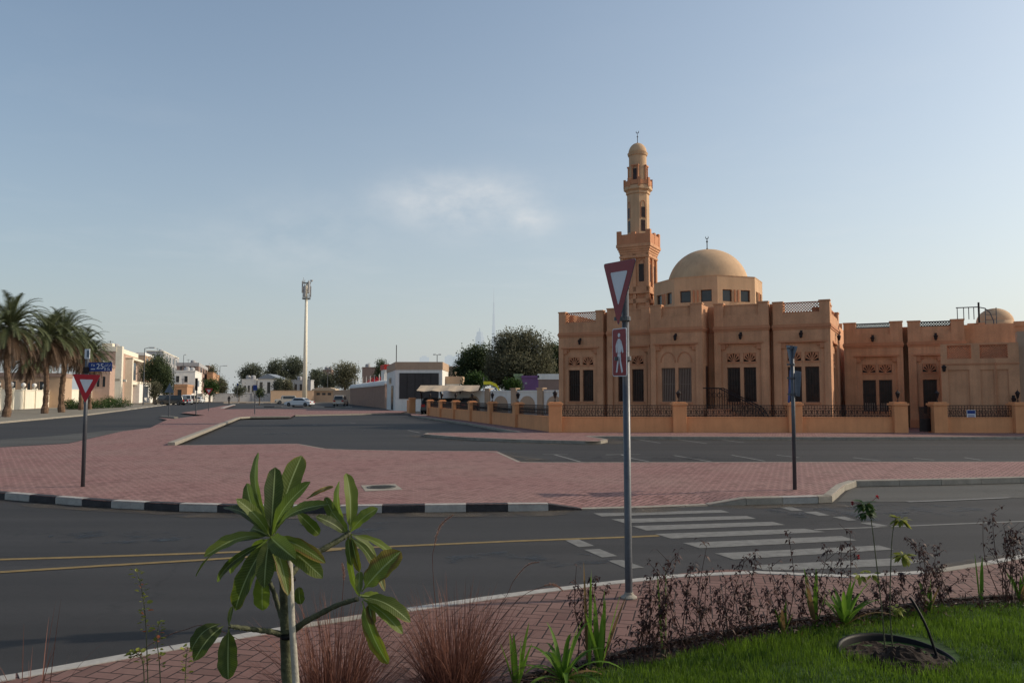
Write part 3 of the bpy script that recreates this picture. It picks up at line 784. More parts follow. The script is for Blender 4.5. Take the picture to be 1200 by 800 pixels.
mb = MB(); mb.lathe((DX, DY, zt2 - .03), [(.10, 0), (.06, .1), (.03, .15), (.03, .5), (.07, .56), (.03, .62), (.02, .7), (.0001, .72)], 10)
def crescent(mb, c, r, ry=None):
    pts = [];
    for k in range(15): 
        a = R(-230 + 280 * k / 14 + 0); pts.append((c[0] + r * math.cos(a), c[1], c[2] + r * math.sin(a)))
    rs = [.25 * r * math.sin(math.pi * (k + .3) / 14.6) + .006 for k in range(15)]; mb.tube(pts, rs, 6)
crescent(mb, (DX, DY, zt2 + .8), .09); mb.build('finial', 'iron', mosque)
# rooftop clutter
mb = MB(); mb.box(4.2, 5.0, 3.2, 4.0, 5.85, 6.7); mb.box(10.6, 11.5, 3.0, 3.7, 5.85, 6.75); mb.build('roof_unit', 'greywall', mosque)
# entrance stair with railing beside bay 4
mb = MB(); x0 = tx(830, -1.3)
for k in range(6): mb.box(x0, x0 + 2.6 - k * .32, -1.6, -.35, k * .17, (k + 1) * .17)
mb.build('entrance_steps', 'stucco_dark', mosque)
mb = MB()
for yy in (-1.6, -.45):
    pts = [(x0 - .2, yy, 2.1), (x0 + .6, yy, 2.1), (x0 + 2.6, yy, 1.1), (x0 + 2.9, yy, .6)]
    mb.tube(pts, .03, 6)
    for k in range(22):
        x = x0 + k * .13; zt = 2.1 if x < x0 + .6 else 2.1 - (x - x0 - .6) * .5; mb.tube([(x, yy, max(.05, zt - 1)), (x, yy, zt)], .012, 4)
        if k % 2: mb.tube([(x, yy, zt - .2), (x + .13, yy, zt - .35), (x, yy, zt - .5), (x - .13, yy, zt - .35), (x, yy, zt - .2)], .01, 4)
mb.build('stair_railing', 'iron', mosque)
# compound floor inside the fence
sheet('mosque_courtyard', [G(492, 487, 0), G(651, 504, 0), G(1400, 505, 0), Vector((45, 62, 0)), Vector((20, 85, 0)), Vector((-6, 78, 0))], 'verge', z=.11)

# ================================================================== MINARET
DM = 53.0; mc = P(750.3, 463, DM); mc.z = .12
mn = thing('minaret', 'tall ochre minaret with two crenellated balconies, rising behind the mosque roof', 'minaret', mc, -TH)
K = DM / F
def mz(py): d = ray(750, py); return CAMZ + d.z / d.y * DM - .12
a = 33.5 * K / math.cos(R(18.5)) / 2 * .98      # half side of square shaft
mb = MB()
def prismsq(mb, h, z0, z1): mb.box(-h, h, -h, h, z0, z1)
zA, zB = mz(338), mz(300)
prismsq(mb, a - .12, 0, zB)
for (z0, z1) in ((0, mz(392)), (mz(357), mz(352)), (mz(345), zA), (mz(305), zB)): prismsq(mb, a, z0, z1)
prismsq(mb, a + .05, mz(346), mz(343.5)); prismsq(mb, a + .04, zB - .25, zB - .12)
for sx in range(4):
    sv = mb.M; mb.M = Matrix.Rotation(R(90 * sx), 4, 'Z')
    for x0, x1 in ((-a, -a + .22), (-.1, .1), (a - .22, a)): 
        mb.box(x0 + .001, x1 - .001, -a, -a + .119, mz(392) - .01, zB - .01)
    # upper blind arches
    mb.M = sv
# cornice
for i, (e, p0, p1) in enumerate(((.03, 300, 297.5), (.08, 297.5, 295), (.14, 295, 292.5), (.20, 292.5, 289))): prismsq(mb, a + e, mz(p0), mz(p1))
hb = 50.5 * K / (math.cos(R(18.5)) + math.sin(R(18.5))) / 2
bz0, bz1 = mz(289), mz(275.5)
mb.build('lower_shaft', 'stucco', mn)
mb = MB(); mb.box(-hb, hb, -hb, hb, bz0, bz0 + .08)
for sx in range(4):
    mb.M = Matrix.Rotation(R(90 * sx), 4, 'Z')
    mb.box(-hb + .12, hb - .001, -hb, -hb + .12, bz0 + .08, bz1 - .12)
    for c in (-hb + .12, -.32, .32, hb - .121 - .12):
        pass
    for q0, q1 in ((-hb, -hb + .28), (-.14, .14), (hb - .28, hb)): mb.box(q0 - .012, q1 + .012, -hb - .02, -hb + .13, bz0 + .02, bz1 + (.12 if abs(q0 + q1) > .1 else .02))
mb.M = None
mb.build('lower_balcony', 'stucco_dark', mn)
for sx in range(4):
    Mx = Matrix.Rotation(R(90 * sx), 4, 'Z')
    for x in (-.46 * a, .46 * a) if sx % 2 else (.46 * a,):
        m2 = MB(Mx); m2.box(x - .17, x + .17, -a + .09, -a + .105, mz(332), mz(312)); m2.build('shaft_window', 'glassdark', mn)
    m2 = MB(Mx)
    for x in (-.46 * a, .46 * a):
        m2.box(x - .16, x + .16, -a + .09, -a + .106, mz(357) + .25, mz(346) - .1)
        m2.tube([(x + .17 * math.cos(math.pi * k / 8), -a + .1, mz(311) + .26 * math.sin(math.pi * k / 8)) for k in range(9)], .03, 5)
    m2.build('shaft_panel', 'stucco_dark', mn)
# octagonal shaft
ro2 = 26 * K / 2 / math.cos(R(6)); 
mb = MB(); z0, z1 = bz0, mz(229)
mb.lathe((0, 0, z0), [(ro2, 0), (ro2, z1 - z0), (ro2 + .07, z1 - z0 + .02), (ro2 + .07, mz(226) - z0), (ro2 + .22, mz(224) - z0), (ro2 + .22, mz(222.5) - z0), (33.5 * K / 2, mz(220) - z0), (33.5 * K / 2, mz(219) - z0), (.5, mz(219) - z0)], 8, R(22.5))
mb.build('middle_shaft', 'dome', mn)
mb = MB(); rb = 33.5 * K / 2 * math.cos(R(22.5)); sd = 2 * rb * math.tan(R(22.5)); b0, b1 = mz(219), mz(213)
for k in range(8):
    mb.M = Matrix.Rotation(R(45 * k), 4, 'Z')
    mb.box(-sd / 2 + .05, sd / 2 - .05, -rb, -rb + .07, b0 - .08, b1 - .06)
    mb.M = Matrix.Rotation(R(45 * k + 22.5), 4, 'Z'); r2 = 33.5 * K / 2
    mb.box(-.09, .09, -r2 - .02, -r2 + .14, b0 - .15, b1 + .1)
mb.M = None
mb.build('upper_balcony', 'stucco_dark', mn)
ap = ro2 * math.cos(R(22.5))
for k in (1, 3, 5, 7):
    Mx = Matrix.Rotation(R(45 * k), 4, 'Z'); m2 = MB(Mx)
    for p0, p1 in ((273, 260), (257, 245)): m2.box(-.15, .15, -ap - .012, -ap + .03, mz(p0), mz(p1))
    m2.build('shaft_window', 'glassdark', mn)
    m2 = MB(Mx); pts = [(.17 * math.cos(math.pi * q / 8), -ap - .01, mz(243) + .32 * math.sin(math.pi * q / 8)) for q in range(9)]
    m2.tube([(.17, -ap - .01, mz(258))] + pts + [(-.17, -ap - .01, mz(258))], .028, 5); m2.build('window_arch', 'stucco_dark', mn)
# cylinder
rc = 20.8 * K / 2; z0, z1 = mz(219), mz(184)
mb = MB(); mb.lathe((0, 0, z0), [(rc, 0), (rc, z1 - z0), (rc + .05, z1 - z0 + .03), (rc + .10, z1 - z0 + .2), (rc + .10, mz(180.5) - z0), (rc + .02, mz(180) - z0)], 32)
mb.build('upper_shaft', 'dome', mn, smooth=False)
mb = MB(); zz = mz(180.2); h = mz(168) - zz; rd = 21.8 * K / 2
mb.lathe((0, 0, zz), [(rd * math.cos(R(7.5 * k)) if k < 12 else .0001, h * math.sin(R(7.5 * k))) for k in range(13)], 32); mb.build('cap_dome', 'dome', mn, smooth=True)
for k in range(4):
    Mx = Matrix.Rotation(R(90 * k), 4, 'Z'); m2 = MB(Mx)
    m2.box(-.14, .14, -rc - .015, -rc + .1, mz(213), mz(200)); m2.build('shaft_window', 'glassdark', mn)
    m2 = MB(Mx); m2.box(-.24, -.14, -rc - .05, -rc + .1, mz(213), mz(197)); m2.box(.14, .24, -rc - .05, -rc + .1, mz(213), mz(197)); m2.box(-.27, .27, -rc - .09, -rc + .1, mz(197), mz(195.5))
    m2.tube([(.15 * math.cos(math.pi * q / 8), -rc - .04, mz(200) + .2 * math.sin(math.pi * q / 8)) for q in range(9)], .03, 5); m2.build('window_surround', 'stucco_dark', mn)
mb = MB(); zt = mz(168.3); mb.lathe((0, 0, zt - .03), [(.08, 0), (.04, .08), (.025, .12), (.025, .45), (.055, .5), (.02, .56), (.015, .68), (.0001, .7)], 8); crescent(mb, (0, 0, zt + .8), .09); mb.build('finial', 'iron', mn)

# ================================================================== FENCES
def lantern(par, x, y, z, nm='lantern'):
    mb = MB()
    mb.lathe((x, y, z), [(.07, 0), (.07, .03), (.02, .05), (.02, .17), (.05, .19), (.11, .4), (.13, .41), (.05, .5), (.015, .53), (.0001, .62)], 6)
    return mb.build(nm, 'iron', par)
def pillar(par, x, y, ztop, w=.62, m='fence'):
    mb = MB(); h = w / 2
    mb.box(x - h, x + h, y - h, y + h, 0, ztop - .16); mb.box(x - h - .05, x + h + .05, y - h - .05, y + h + .05, ztop - .16, ztop - .06); mb.box(x - h + .02, x + h - .02, y - h + .02, y + h - .02, ztop - .06, ztop)
    return mb.build('pillar', m, par, bevel=.012)
def railing(par, x0, x1, z0, z1, y=0.0, nm='railing'):
    mb = MB(); L = x1 - x0
    mb.box(x0, x1, y - .02, y + .02, z1 - .035, z1); mb.box(x0, x1, y - .015, y + .015, z0 + .03, z0 + .055); mb.box(x0, x1, y - .012, y + .012, z1 - .14, z1 - .12)
    n = max(2, int(L / .13))
    for k in range(n + 1):
        x = x0 + L * k / n; mb.box(x - .008, x + .008, y - .008, y + .008, z0, z1 - .03)
    n2 = max(1, int(L / .26)); s = L / n2
    for k in range(n2):     # wrought scrolls
        c = x0 + s * (k + .5); zc = (z0 + z1 - .14) / 2 + .02; r = (z1 - z0 - .2) / 2 * .9
        for sg in (1, -1):
            pts = [(c + sg * (s * .05 + s * .36 * math.sin(a)) , y, zc + r * math.cos(a)) for a in [math.pi * q / 8 for q in range(9)]]
            mb.tube(pts, .011, 4)
            pts = [(c + sg * s * .2 + .05 * math.cos(a), y, zc + .07 * math.sin(a)) for a in [math.pi * q / 4 for q in range(8)]]
            mb.tube(pts, .010, 4)
    return mb.build(nm, 'iron', par)
Y0 = 37.6
FZ = .12
A = P(651, 463, 37.6); B = P(1193, 463, 36.9)
def fence(name, label, A, B, xs, zc, wz, rz, gate=None, skip=(), pw=.62, wallm='fence', lamp=True, first=True):
    A = Vector((A.x, A.y, FZ)); B = Vector((B.x, B.y, FZ)); d = B - A; rot = math.atan2(d.y, d.x)
    t = thing(name, label, 'fence', A, rot)
    for i, x in enumerate(xs):
        if i == 0 and not first: continue
        pillar(t, x, 0, zc, pw)
        if lamp: lantern(t, x, 0, zc)
    for i, (a, b) in enumerate(zip(xs, xs[1:])):
        if i in skip: continue
        mb = MB(); mb.box(a + pw / 2, b - pw / 2, -.11, .11, 0, wz); mb.box(a + pw / 2, b - pw / 2, -.13, .13, wz, wz + .04)
        mb.box(a + pw / 2, b - pw / 2, -.125, -.11, 0, .14)
        mb.build('low_wall', wallm, t)
        railing(t, a + pw / 2, b - pw / 2, wz + .04, rz)
    return t
def onAB(px, A, B):    # distance along AB (plan) hit by pixel column
    d = (B - A); d.z = 0; L = d.length; d.normalize(); n = Vector((-d.y, d.x, 0)); r = ray(px, 463)
    s = (A - CAM).dot(n) / r.dot(n); return ((CAM + r * s) - A).dot(d)
xs = [onAB(p, A, B) for p in (650.5, 795, 929.5, 1052, 1098, 1192.5)] + [onAB(1340, A, B)]
ff = fence('front_fence', 'low orange fence with black scroll railings and square pillars along the mosque front', A, B, xs, 1.42, .68, 1.27, skip=(3,))
# opening with black metal gate
g = (xs[3], xs[4]); gt = thing('gate', 'black metal double gate standing ajar between two orange fence pillars', 'gate', ff.location, ff.rotation_euler.z)
gw = g[1] - g[0] - .62; x0 = g[0] + .31
for k, (xa, xb, rot) in enumerate(((x0 + .03, x0 + gw / 2, R(70)), (x0 + gw - .03, x0 + gw / 2, R(-12)))):
    L = abs(xb - xa); Mx = Matrix.Translation((xa, 0, 0)) @ Matrix.Rotation(rot if k == 0 else -rot, 4, 'Z'); s = 1 if k == 0 else -1
    mb = MB(Mx)
    for zz in (.06, .6, 1.15): mb.box(min(0, s * L), max(0, s * L), -.02, .02, zz, zz + .05)
    for q in range(13): x = s * L * q / 12; mb.box(x - .012, x + .012, -.012, .012, .05, 1.2)
    mb.box(min(0, s * L), max(0, s * L), -.004, .004, .1, .62)
    mb.build('gate_leaf', 'iron', gt)
# blue-white notice on the railing
nt = thing('notice', 'small blue and white notice plate fixed to the black fence railing right of the gate', 'sign', A + (B - A).normalized() * onAB(1136, A, B) + Vector((0, -.08, 0)), ff.rotation_euler.z)
nt.location.z = CAMZ + (463 - 485) / F * 36.8
mb = MB(); mb.box(-.2, .2, -.01, .01, -.19, .19); mb.build('plate', 'signwhite', nt)
mb = MB(); mb.box(-.18, .18, -.014, -.01, .02, .17)
for k in range(3): mb.box(-.15, .15, -.014, -.01, -.05 - k * .045, -.03 - k * .045)
mb.build('notice_print', 'signblue', nt)
# side fence running away to the left
SA = P(607, 463, 45.0); C0 = Vector((A.x - .0, A.y, 0)); SE = P(502, 463, 69)
SA2 = Vector((A.x, A.y, 0)); SB = Vector((SE.x, SE.y, 0))
xs2 = [onAB(p, SA2, SB) for p in (650.5, 607, 577, 553.5, 534, 518, 504)]
sf = fence('side_fence', 'ochre fence with scroll railings and lanterns running back left of the mosque', SA2, SB, xs2, 1.36, .68, 1.25, first=False, pw=.5)
# gate at its far end
d = (SB - SA2).normalized()
g0 = SA2 + d * (onAB(483, SA2, SB)); pl = thing('gate_pillar', 'tall square ochre gate pillar at the far end of the side fence', 'pillar', (g0.x, g0.y, FZ), sf.rotation_euler.z)
pillar(pl, 0, 0, 1.5, .6)
p2 = thing('side_wall', 'short ochre wall panel beside the far gate pillar', 'wall', (g0.x - .0, g0.y, FZ), sf.rotation_euler.z)
mb = MB(); mb.box(.35, 2.6, -.1, .1, 0, 1.25); mb.build('wall_panel', 'fence', p2)
# ================================================================== BACKGROUND BUILDINGS
ST = R(17.7)       # the street runs away at this angle to the left
def D0(px, D, z=0): p = P(px, 463, D); p.z = z; return p
def Z(py, D): return CAMZ + (463 - py) * D / F
def building(name, label, cat, pxl, pxc, pxr, ytop, D, m, rot=ST, wins=(), roof=None, roofh=.3, group=None, ybase=None, trim=None):
    """box building whose near corner is at column pxc; front spans pxl..pxc, flank pxc..pxr.  wins: (face, x0, x1, z0, z1) in fractions/metres"""
    c = D0(pxc, D); t = thing(name, label, cat, c, rot, group)
    u = Vector((math.cos(rot), math.sin(rot), 0)); v = Vector((-math.sin(rot), math.cos(rot), 0))
    def hit(px, dirv):
        r = ray(px, 463); n = Vector((-dirv.y, dirv.x, 0)); s = (c - Vector((0, 0, 0))).dot(n) / Vector((r.x, r.y, 0)).dot(n); return ((Vector((r.x, r.y, 0)) * s) - c).dot(dirv)
    w = max(1.0, -hit(pxl, u)); L = hit(pxr, v) if pxr is not None else w
    L = min(max(L, 4), 60); H = Z(ytop, D)
    mb = MB(); mb.box(-w, 0, 0, L, 0, H - roofh); mb.build('wall', m, t)
    mb = MB(); 
    for b in ((-w - .1, .1, -.1, .25), (-w - .1, .1, L - .25, L + .1)): mb.box(b[0], b[1], b[2], b[3], H - roofh, H)
    mb.box(-w - .1, -w + .25, .25, L - .25, H - roofh, H); mb.box(-.25, .1, .25, L - .25, H - roofh, H)
    mb.build('roof', roof or m, t)
    if D > 140 and cat in ('house', 'building') and w > 3:
        rq = random.Random(int(pxc * 7)); 
        for q in range(2):
            m3 = MB(); xx, yy = -w * rq.uniform(.2, .8), L * rq.uniform(.15, .6); m3.lathe((xx, yy, H - roofh), [(.8, 0), (.8, .9 + roofh), (.5, 1.2 + roofh), (.0001, 1.25 + roofh)], 10); m3.build('water_tank', 'greywall', t)
        m3 = MB(); m3.tube([(-w * .6, L * .2, H - roofh), (-w * .6, L * .2, H + 1.6)], .05, 4); m3.tube([(-w * .6 - .6, L * .2, H + 1.4), (-w * .6 + .6, L * .2, H + 1.4)], .04, 4); m3.build('aerial', 'iron', t)
    for wn in wins:
        f, a, b, z0, z1 = wn[:5]; k = wn[5] if len(wn) > 5 else 'pane'
        z0 = z0 * H; z1 = z1 * H
        if f == 'f': x0, x1 = -w + a * w, -w + b * w; Mx = None
        else: x0, x1 = a * L, b * L; Mx = Matrix.Rotation(R(90), 4, 'Z')
        m1 = MB(Mx); fr = min(.12, (x1 - x0) * .12)
        if k == 'block':     # a projecting block, e.g. a balcony
            m1.box(x0, x1, -.9, -.003, z0, z1); m1.build('balcony', trim or m, t); continue
        if k == 'panel':
            m1.box(x0, x1, -.04, -.003, z0, z1); m1.build('panel', 'panel', t)
            m1 = MB(Mx)
            for q in range(1, 5): x = x0 + (x1 - x0) * q / 5; m1.box(x - .02, x + .02, -.05, -.041, z0, z1)
            m1.build('panel_joint', 'iron', t); continue
        m1.wall(x0 - fr, x1 + fr, z0 - fr, z1 + fr, -.07, -.003, [(x0, x1, z0, z1)]); o = m1.build('window', trim or m, t)
        m1 = MB(Mx); m1.box(x0, x1, -.03, -.005, z0, z1); m1.build('pane', k, o)
    return t, w, L, H
def wgrid(f, n, rows, a=.1, b=.9, wd=.5):
    out = []; s = (b - a) / n
    for i in range(n):
        for z0, z1 in rows: out.append((f, a + s * (i + (1 - wd) / 2), a + s * (i + (1 + wd) / 2), z0, z1))
    return out
t, w, L, H = building('villa', 'cream and peach two-storey villa with a sunlit street front behind the palms', 'house', 112, 134, 160, 406, 165, 'peach', wins=[('s', .06, .2, .42, .8), ('s', .45, .62, .45, .78), ('s', .75, .92, .45, .8), ('f', .2, .35, .5, .75), ('f', .6, .8, .5, .75), ('s', .1, .25, .1, .3), ('s', .6, .7, .08, .3), ('s', .0, .3, .4, .44, 'block'), ('s', .55, 1, .36, .42, 'block')], roof='cream', roofh=1.0, trim='cream')
mb = MB(); mb.box(.003, 1.2, 0, 2.0, 0, H + .1); mb.box(.003, 1.5, L * .4, L * .45, 0, H * .85); mb.box(.003, 1.5, L * .4, L, H * .82, H * .86); mb.box(-3, -1, 2, 5, H - 1, H + .8); mb.build('entrance_tower', 'cream', t)
building('villa', 'low mauve villa in the shade behind the left boundary wall and palm trunks', 'house', 94, 128, 134, 427, 150, 'peach', wins=wgrid('f', 4, [(.45, .7)]), roof='brownwall', roofh=.5)
building('villa', 'tan single-storey villa with a brown flat roof behind the white lamp-topped wall', 'house', -60, 70, 84, 437, 118, 'tan', wins=wgrid('f', 6, [(.35, .75)], wd=.35), roof='brownwall', roofh=.6)
building('gatehouse', 'small white gatehouse with flat roof slab beside the dark street tree', 'gatehouse', 150, 163, 177, 447, 190, 'white', wins=[('s', .3, .7, .25, .8)], roof='cream', roofh=.5)
building('apartment_building', 'grey apartment block with a pale round corner above the dark tree', 'building', 170, 190, 219, 411, 290, 'greywall', wins=wgrid('s', 4, [(.4, .52), (.6, .72), (.8, .92)]) + wgrid('f', 2, [(.6, .72), (.8, .92)]), roof='cream')
building('villa', 'beige villa with roof terrace just left of the grey apartment block', 'house', 158, 168, 178, 413, 240, 'tan', wins=wgrid('s', 2, [(.5, .7), (.75, .9)]), roof='white', roofh=.8)
building('apartment_building', 'long brown three-storey block behind the white cube house', 'building', 206, 232, 243, 425, 270, 'brownwall', wins=wgrid('f', 4, [(.5, .65), (.75, .9)]) + wgrid('s', 3, [(.5, .65), (.75, .9)]), roof='greywall', roofh=1.2)
t, w, L, H = building('house', 'white cube house with two dark windows and a sunlit side wall', 'house', 200, 228, 236, 434, 225, 'white', wins=[('f', .2, .34, .62, .82), ('f', .55, .69, .62, .82), ('s', .3, .6, .5, .7)])
building('house', 'low white and orange gate building in front of the white cube house', 'house', 203, 219, 236, 450, 205, 'orangewall', wins=[('f', .3, .6, .3, .7)], roof='orangewall', roofh=.6)
building('villa', 'orange villa half hidden by street trees at the end of the row', 'house', 242, 249, 257, 436, 300, 'orangewall', wins=wgrid('s', 2, [(.5, .7)]), roof='orangewall')
building('villa', 'dark red-brown villa between the cube house and the orange villa', 'house', 240, 244, 250, 428, 330, 'brownwall', wins=wgrid('f', 1, [(.6, .8)]))
# boundary walls on the left
def longwall(name, label, p0, p1, h, m, th=.3, pil=None, coping=None, group=None, lamps=False, arches=None):
    a, b = Vector((p0.x, p0.y, 0)), Vector((p1.x, p1.y, 0)); d = b - a; rot = math.atan2(d.y, d.x); L = d.length
    t = thing(name, label, 'wall', a, rot, group)
    mb = MB(); mb.box(0, L, 0, th, 0, h); mb.build('wall_panel', m, t)
    mb = MB(); mb.box(-.05, L + .05, -.06, th + .06, h, h + .14); mb.build('coping', coping or m, t)
    if pil:
        n = int(L / pil)
        for k in range(n + 1):
            x = L * k / n; mb = MB(); mb.box(x - .22, x + .22, -.16, -.003, 0, h + .3); mb.box(x - .27, x + .27, -.21, th + .05, h + .14, h + .34); mb.build('pilaster', m if not coping else coping, t)
            if lamps: mb = MB(); mb.lathe((x, th / 2, h + .34), [(.06, 0), (.06, .1), (.2, .18), (.3, .38), (.28, .55), (.12, .7), (.0001, .72)], 12); mb.build('globe_lamp', 'white', t, smooth=True)
    return t
longwall('boundary_wall', 'white boundary wall with pilasters and globe lamps behind the palm trunks', G(-60, 484.5), G(73, 476.8), 2.45, 'cream', pil=5.2, lamps=True)
longwall('boundary_wall', 'plain cream boundary wall behind the green hedge', G(76, 476.5), G(157, 471.6), 2.7, 'cream')
longwall('boundary_wall', 'pale grey wall closing the far end of the street', G(250, 470.6), G(340, 470.3), 2.3, 'greywall', pil=9)
longwall('boundary_wall', 'low white wall beyond the parked cars on the left', G(176, 471.8), G(250, 470.4), 2.2, 'white', pil=6)
longwall('boundary_wall', 'tan wall behind the white saloon car', G(317, 471.4), G(368, 471.2), 2.95, 'tan')
longwall('boundary_wall', 'tan wall between the kiosk and the ribbed wall', G(390, 471.4), G(413, 473.2), 2.95, 'tan')
rb = longwall('ribbed_wall', 'peach wall with close vertical ribs and scalloped white top left of the charcoal-panelled building', G(411, 473.6), G(452, 478.4), 3.1, 'peach', pil=1.25, coping='peach')
Lr = (G(411, 473.6) - G(452, 478.4)).length
mb = MB(); n = int(Lr / 1.1)
for k in range(n): mb.lathe((Lr * (k + .5) / n, .15, 3.24), [(.5, 0), (.48, .3), (.3, .65), (.0001, .8)], 8)
mb.build('scallop', 'white', rb)
mb = MB()
for k in range(9): x = Lr * (k + .5) / 9; mb.tube([(x, .15, 3.2), (x, .15, 5.0)], .05, 5); mb.tube([(x, .15, 5.0), (x + .5, .15, 5.1)], .05, 5)
mb.build('wall_spike', 'white', rb)
# white wall with blind orange arches behind the side fence
wb = longwall('boundary_wall', 'white wall with peach pillars and blind arches behind the side fence', D0(519, 80), D0(668, 66), 2.15, 'white')
Lw = (D0(519, 80) - D0(668, 66)).length
for px in (572, 603, 634, 665):
    x = onAB(px, D0(519, 80), D0(668, 66)); mb = MB(); mb.box(x - .35, x + .35, -.15, -.003, 0, 2.4); mb.box(x - .42, x + .42, -.22, .3, 2.4, 2.5); mb.build('pilaster', 'tan', wb)
for px in (555, 587, 618, 650):
    x = onAB(px, D0(519, 80), D0(668, 66)); mb = MB(); pts = [(x + 1.0 * math.cos(math.pi * q / 12), 1.0 + .8 * math.sin(math.pi * q / 12)) for q in range(13)] + [(x - 1, .3), (x + 1, .3)]
    mb.prism(pts, lambda a, b: (a, -.05, b), lambda a, b: (a, -.003, b)); mb.build('blind_arch', 'tan', wb)
# building with the charcoal panels
t, w, L, H = building('service_building', 'white single-storey building with a peach parapet and a large charcoal panel', 'building', 451, 463.3, 518, 424, 92, 'white', rot=R(0), wins=[], roof='tan', roofh=1.0) if False else (None,) * 4
c = D0(463.3, 92); t = thing('service_building', 'white single-storey building with a peach parapet and a large charcoal panel', 'building', c, 0)
W = (518 - 463.3) / F * 92; H = Z(424, 92)
mb = MB(); mb.prism([(0, 0), (W, 0), (W, 9), (-3.2, 14), ], lambda a, b: (a, b, 0), lambda a, b: (a, b, H - .9)); mb.build('wall', 'white', t)
mb = MB(); mb.prism([(-.05, -.05), (W + .05, -.05), (W + .05, 9), (-3.25, 14)], lambda a, b: (a, b, H - .9), lambda a, b: (a, b, H)); mb.build('parapet', 'tan', t)
mb = MB(); mb.box(.45, W - .4, -.06, -.003, Z(467, 92), Z(437, 92)); mb.build('panel', 'panel', t)
mb = MB()
for q in range(1, 5): x = .45 + (W - .85) * q / 5; mb.box(x - .025, x + .025, -.08, -.061, Z(467, 92), Z(437, 92))
mb.build('panel_joint', 'iron', t)
Mx = Matrix.Rotation(math.atan2(14, -3.2), 4, 'Z'); mb = MB(Mx); mb.box(3, 6, .003, .06, .1, 3.0); mb.build('door', 'pane', t)
mb = MB(Mx); mb.box(6.5, 10, .003, .06, 3.3, 4.0); mb.build('side_window', 'pane', t)
mb = MB(); mb.tube([(0, .5, H), (0, .5, H + 2)], .05, 6); mb.build('mast', 'iron', t)
building('service_building', 'tan block with a flat roof immediately right of the charcoal-panelled building', 'building', 518, 533, 534, 429, 112, 'tan', rot=0)
building('shop', 'peach and white low block behind the beige shade canopy', 'building', 519, 541, 542, 441, 96, 'white', rot=0, roof='tan', roofh=.9)
sb_, *_ = building('nursery_building', 'pale green low building left of the purple one near the mosque corner', 'building', 607, 612, 613, 438, 100, 'green_r', rot=0, roof='green_r')
building('nursery_building', 'purple-walled low building with a shaded veranda under a white roof', 'building', 612, 631, 632, 440, 99, 'purple', rot=0, roof='purple', roofh=.3)
building('nursery_building', 'low veranda block with white roof rail, half behind the mosque corner', 'building', 631, 672, 674, 438, 99, 'brownwall', rot=0, roof='white', roofh=.7, wins=[('f', .05, .45, .02, .55, 'green_r')])
building('warehouse', 'distant brown flat-roofed building between the two round trees', 'building', 378, 388, 389, 433, 330, 'brownwall', rot=0)
building('warehouse', 'distant grey-brown building right of the broad round tree', 'building', 424, 443, 444, 430, 300, 'brownwall', rot=0)
t, w, L, H = building('portal', 'white block with a bright red roof trim rising behind the ribbed wall', 'building', 455, 458, 463, 427, 125, 'white', rot=ST, roof='redroof', roofh=.8)
# white house with a gabled roof
c = D0(314, 260); t = thing('house', 'white house with a blue-grey gabled roof below the dark trees', 'house', c)
mb = MB(); mb.box(-3.5, 3.5, 0, 9, 0, Z(444, 260)); mb.build('wall', 'white', t)
mb = MB(); h = Z(444, 260); mb.prism([(-4, h), (4, h), (0, Z(438, 260))], lambda a, b: (a, -.4, b), lambda a, b: (a, 9.4, b)); mb.build('roof', 'bluegrey', t)
mb = MB()
for x in (-2.3, .2, 2.3): mb.box(x - .5, x + .5, -.05, -.003, 2, h - 1)
mb.build('window', 'pane', t)
building('house', 'low white house left of the gabled house', 'house', 283, 300, 304, 444, 262, 'white', rot=0, wins=wgrid('f', 3, [(.4, .7)]))
building('house', 'pale grey flat house behind the foot of the telecom mast', 'house', 341, 364, 366, 445, 262, 'greywall', rot=0, wins=wgrid('f', 3, [(.5, .8)]))
# kiosk with curved canopy
c = D0(379.5, 212); t = thing('kiosk', 'low tan kiosk with a rounded white canopy roof and small dark openings', 'kiosk', c)
mb = MB(); mb.box(-2.8, 2.8, 0, 4, 0, 3.0); mb.build('wall', 'tan', t)
mb = MB(); mb.prism([(-3.4, 3.0), (3.4, 3.0), (3.0, 3.5), (1.5, 3.9), (-1.5, 3.9), (-3.0, 3.5)], lambda a, b: (a, -.5, b), lambda a, b: (a, 4.5, b)); mb.build('canopy', 'canvas', t)
mb = MB()
for x in (-1.5, 0, 1.5): mb.box(x - .45, x + .45, -.05, -.003, 1.9, 2.5)
mb.build('window', 'pane', t)
# shade canopy over parked cars, right of the panelled building
c = D0(488, 74); t = thing('car_shade', 'long beige fabric car shade on dark posts behind the side fence', 'canopy', c)
Wc = (560 - 488) / F * 74
mb = MB(); h0, h1 = Z(457.5, 74), Z(451, 74); n = 8; vs = []; 
for k in range(n + 1):
    x = Wc * k / n; s = .12 * math.sin(math.pi * (k % 2)); vs += [(x, 0, h0 - (.1 if k % 2 else 0)), (x + .1, 2.5, h1), (x, 5, h0)]
mb.add(vs, [q for k in range(n) for q in ((k * 3, k * 3 + 1, k * 3 + 4, k * 3 + 3), (k * 3 + 1, k * 3 + 2, k * 3 + 5, k * 3 + 4))]); mb.build('fabric', 'canvas', t)
for k in range(4): mb = MB(); x = Wc * k / 3; mb.tube([(x, 4.5, 0), (x, 4.5, 1.6), (x, 2.5, h1)], .07, 6); mb.build('post', 'iron', t)
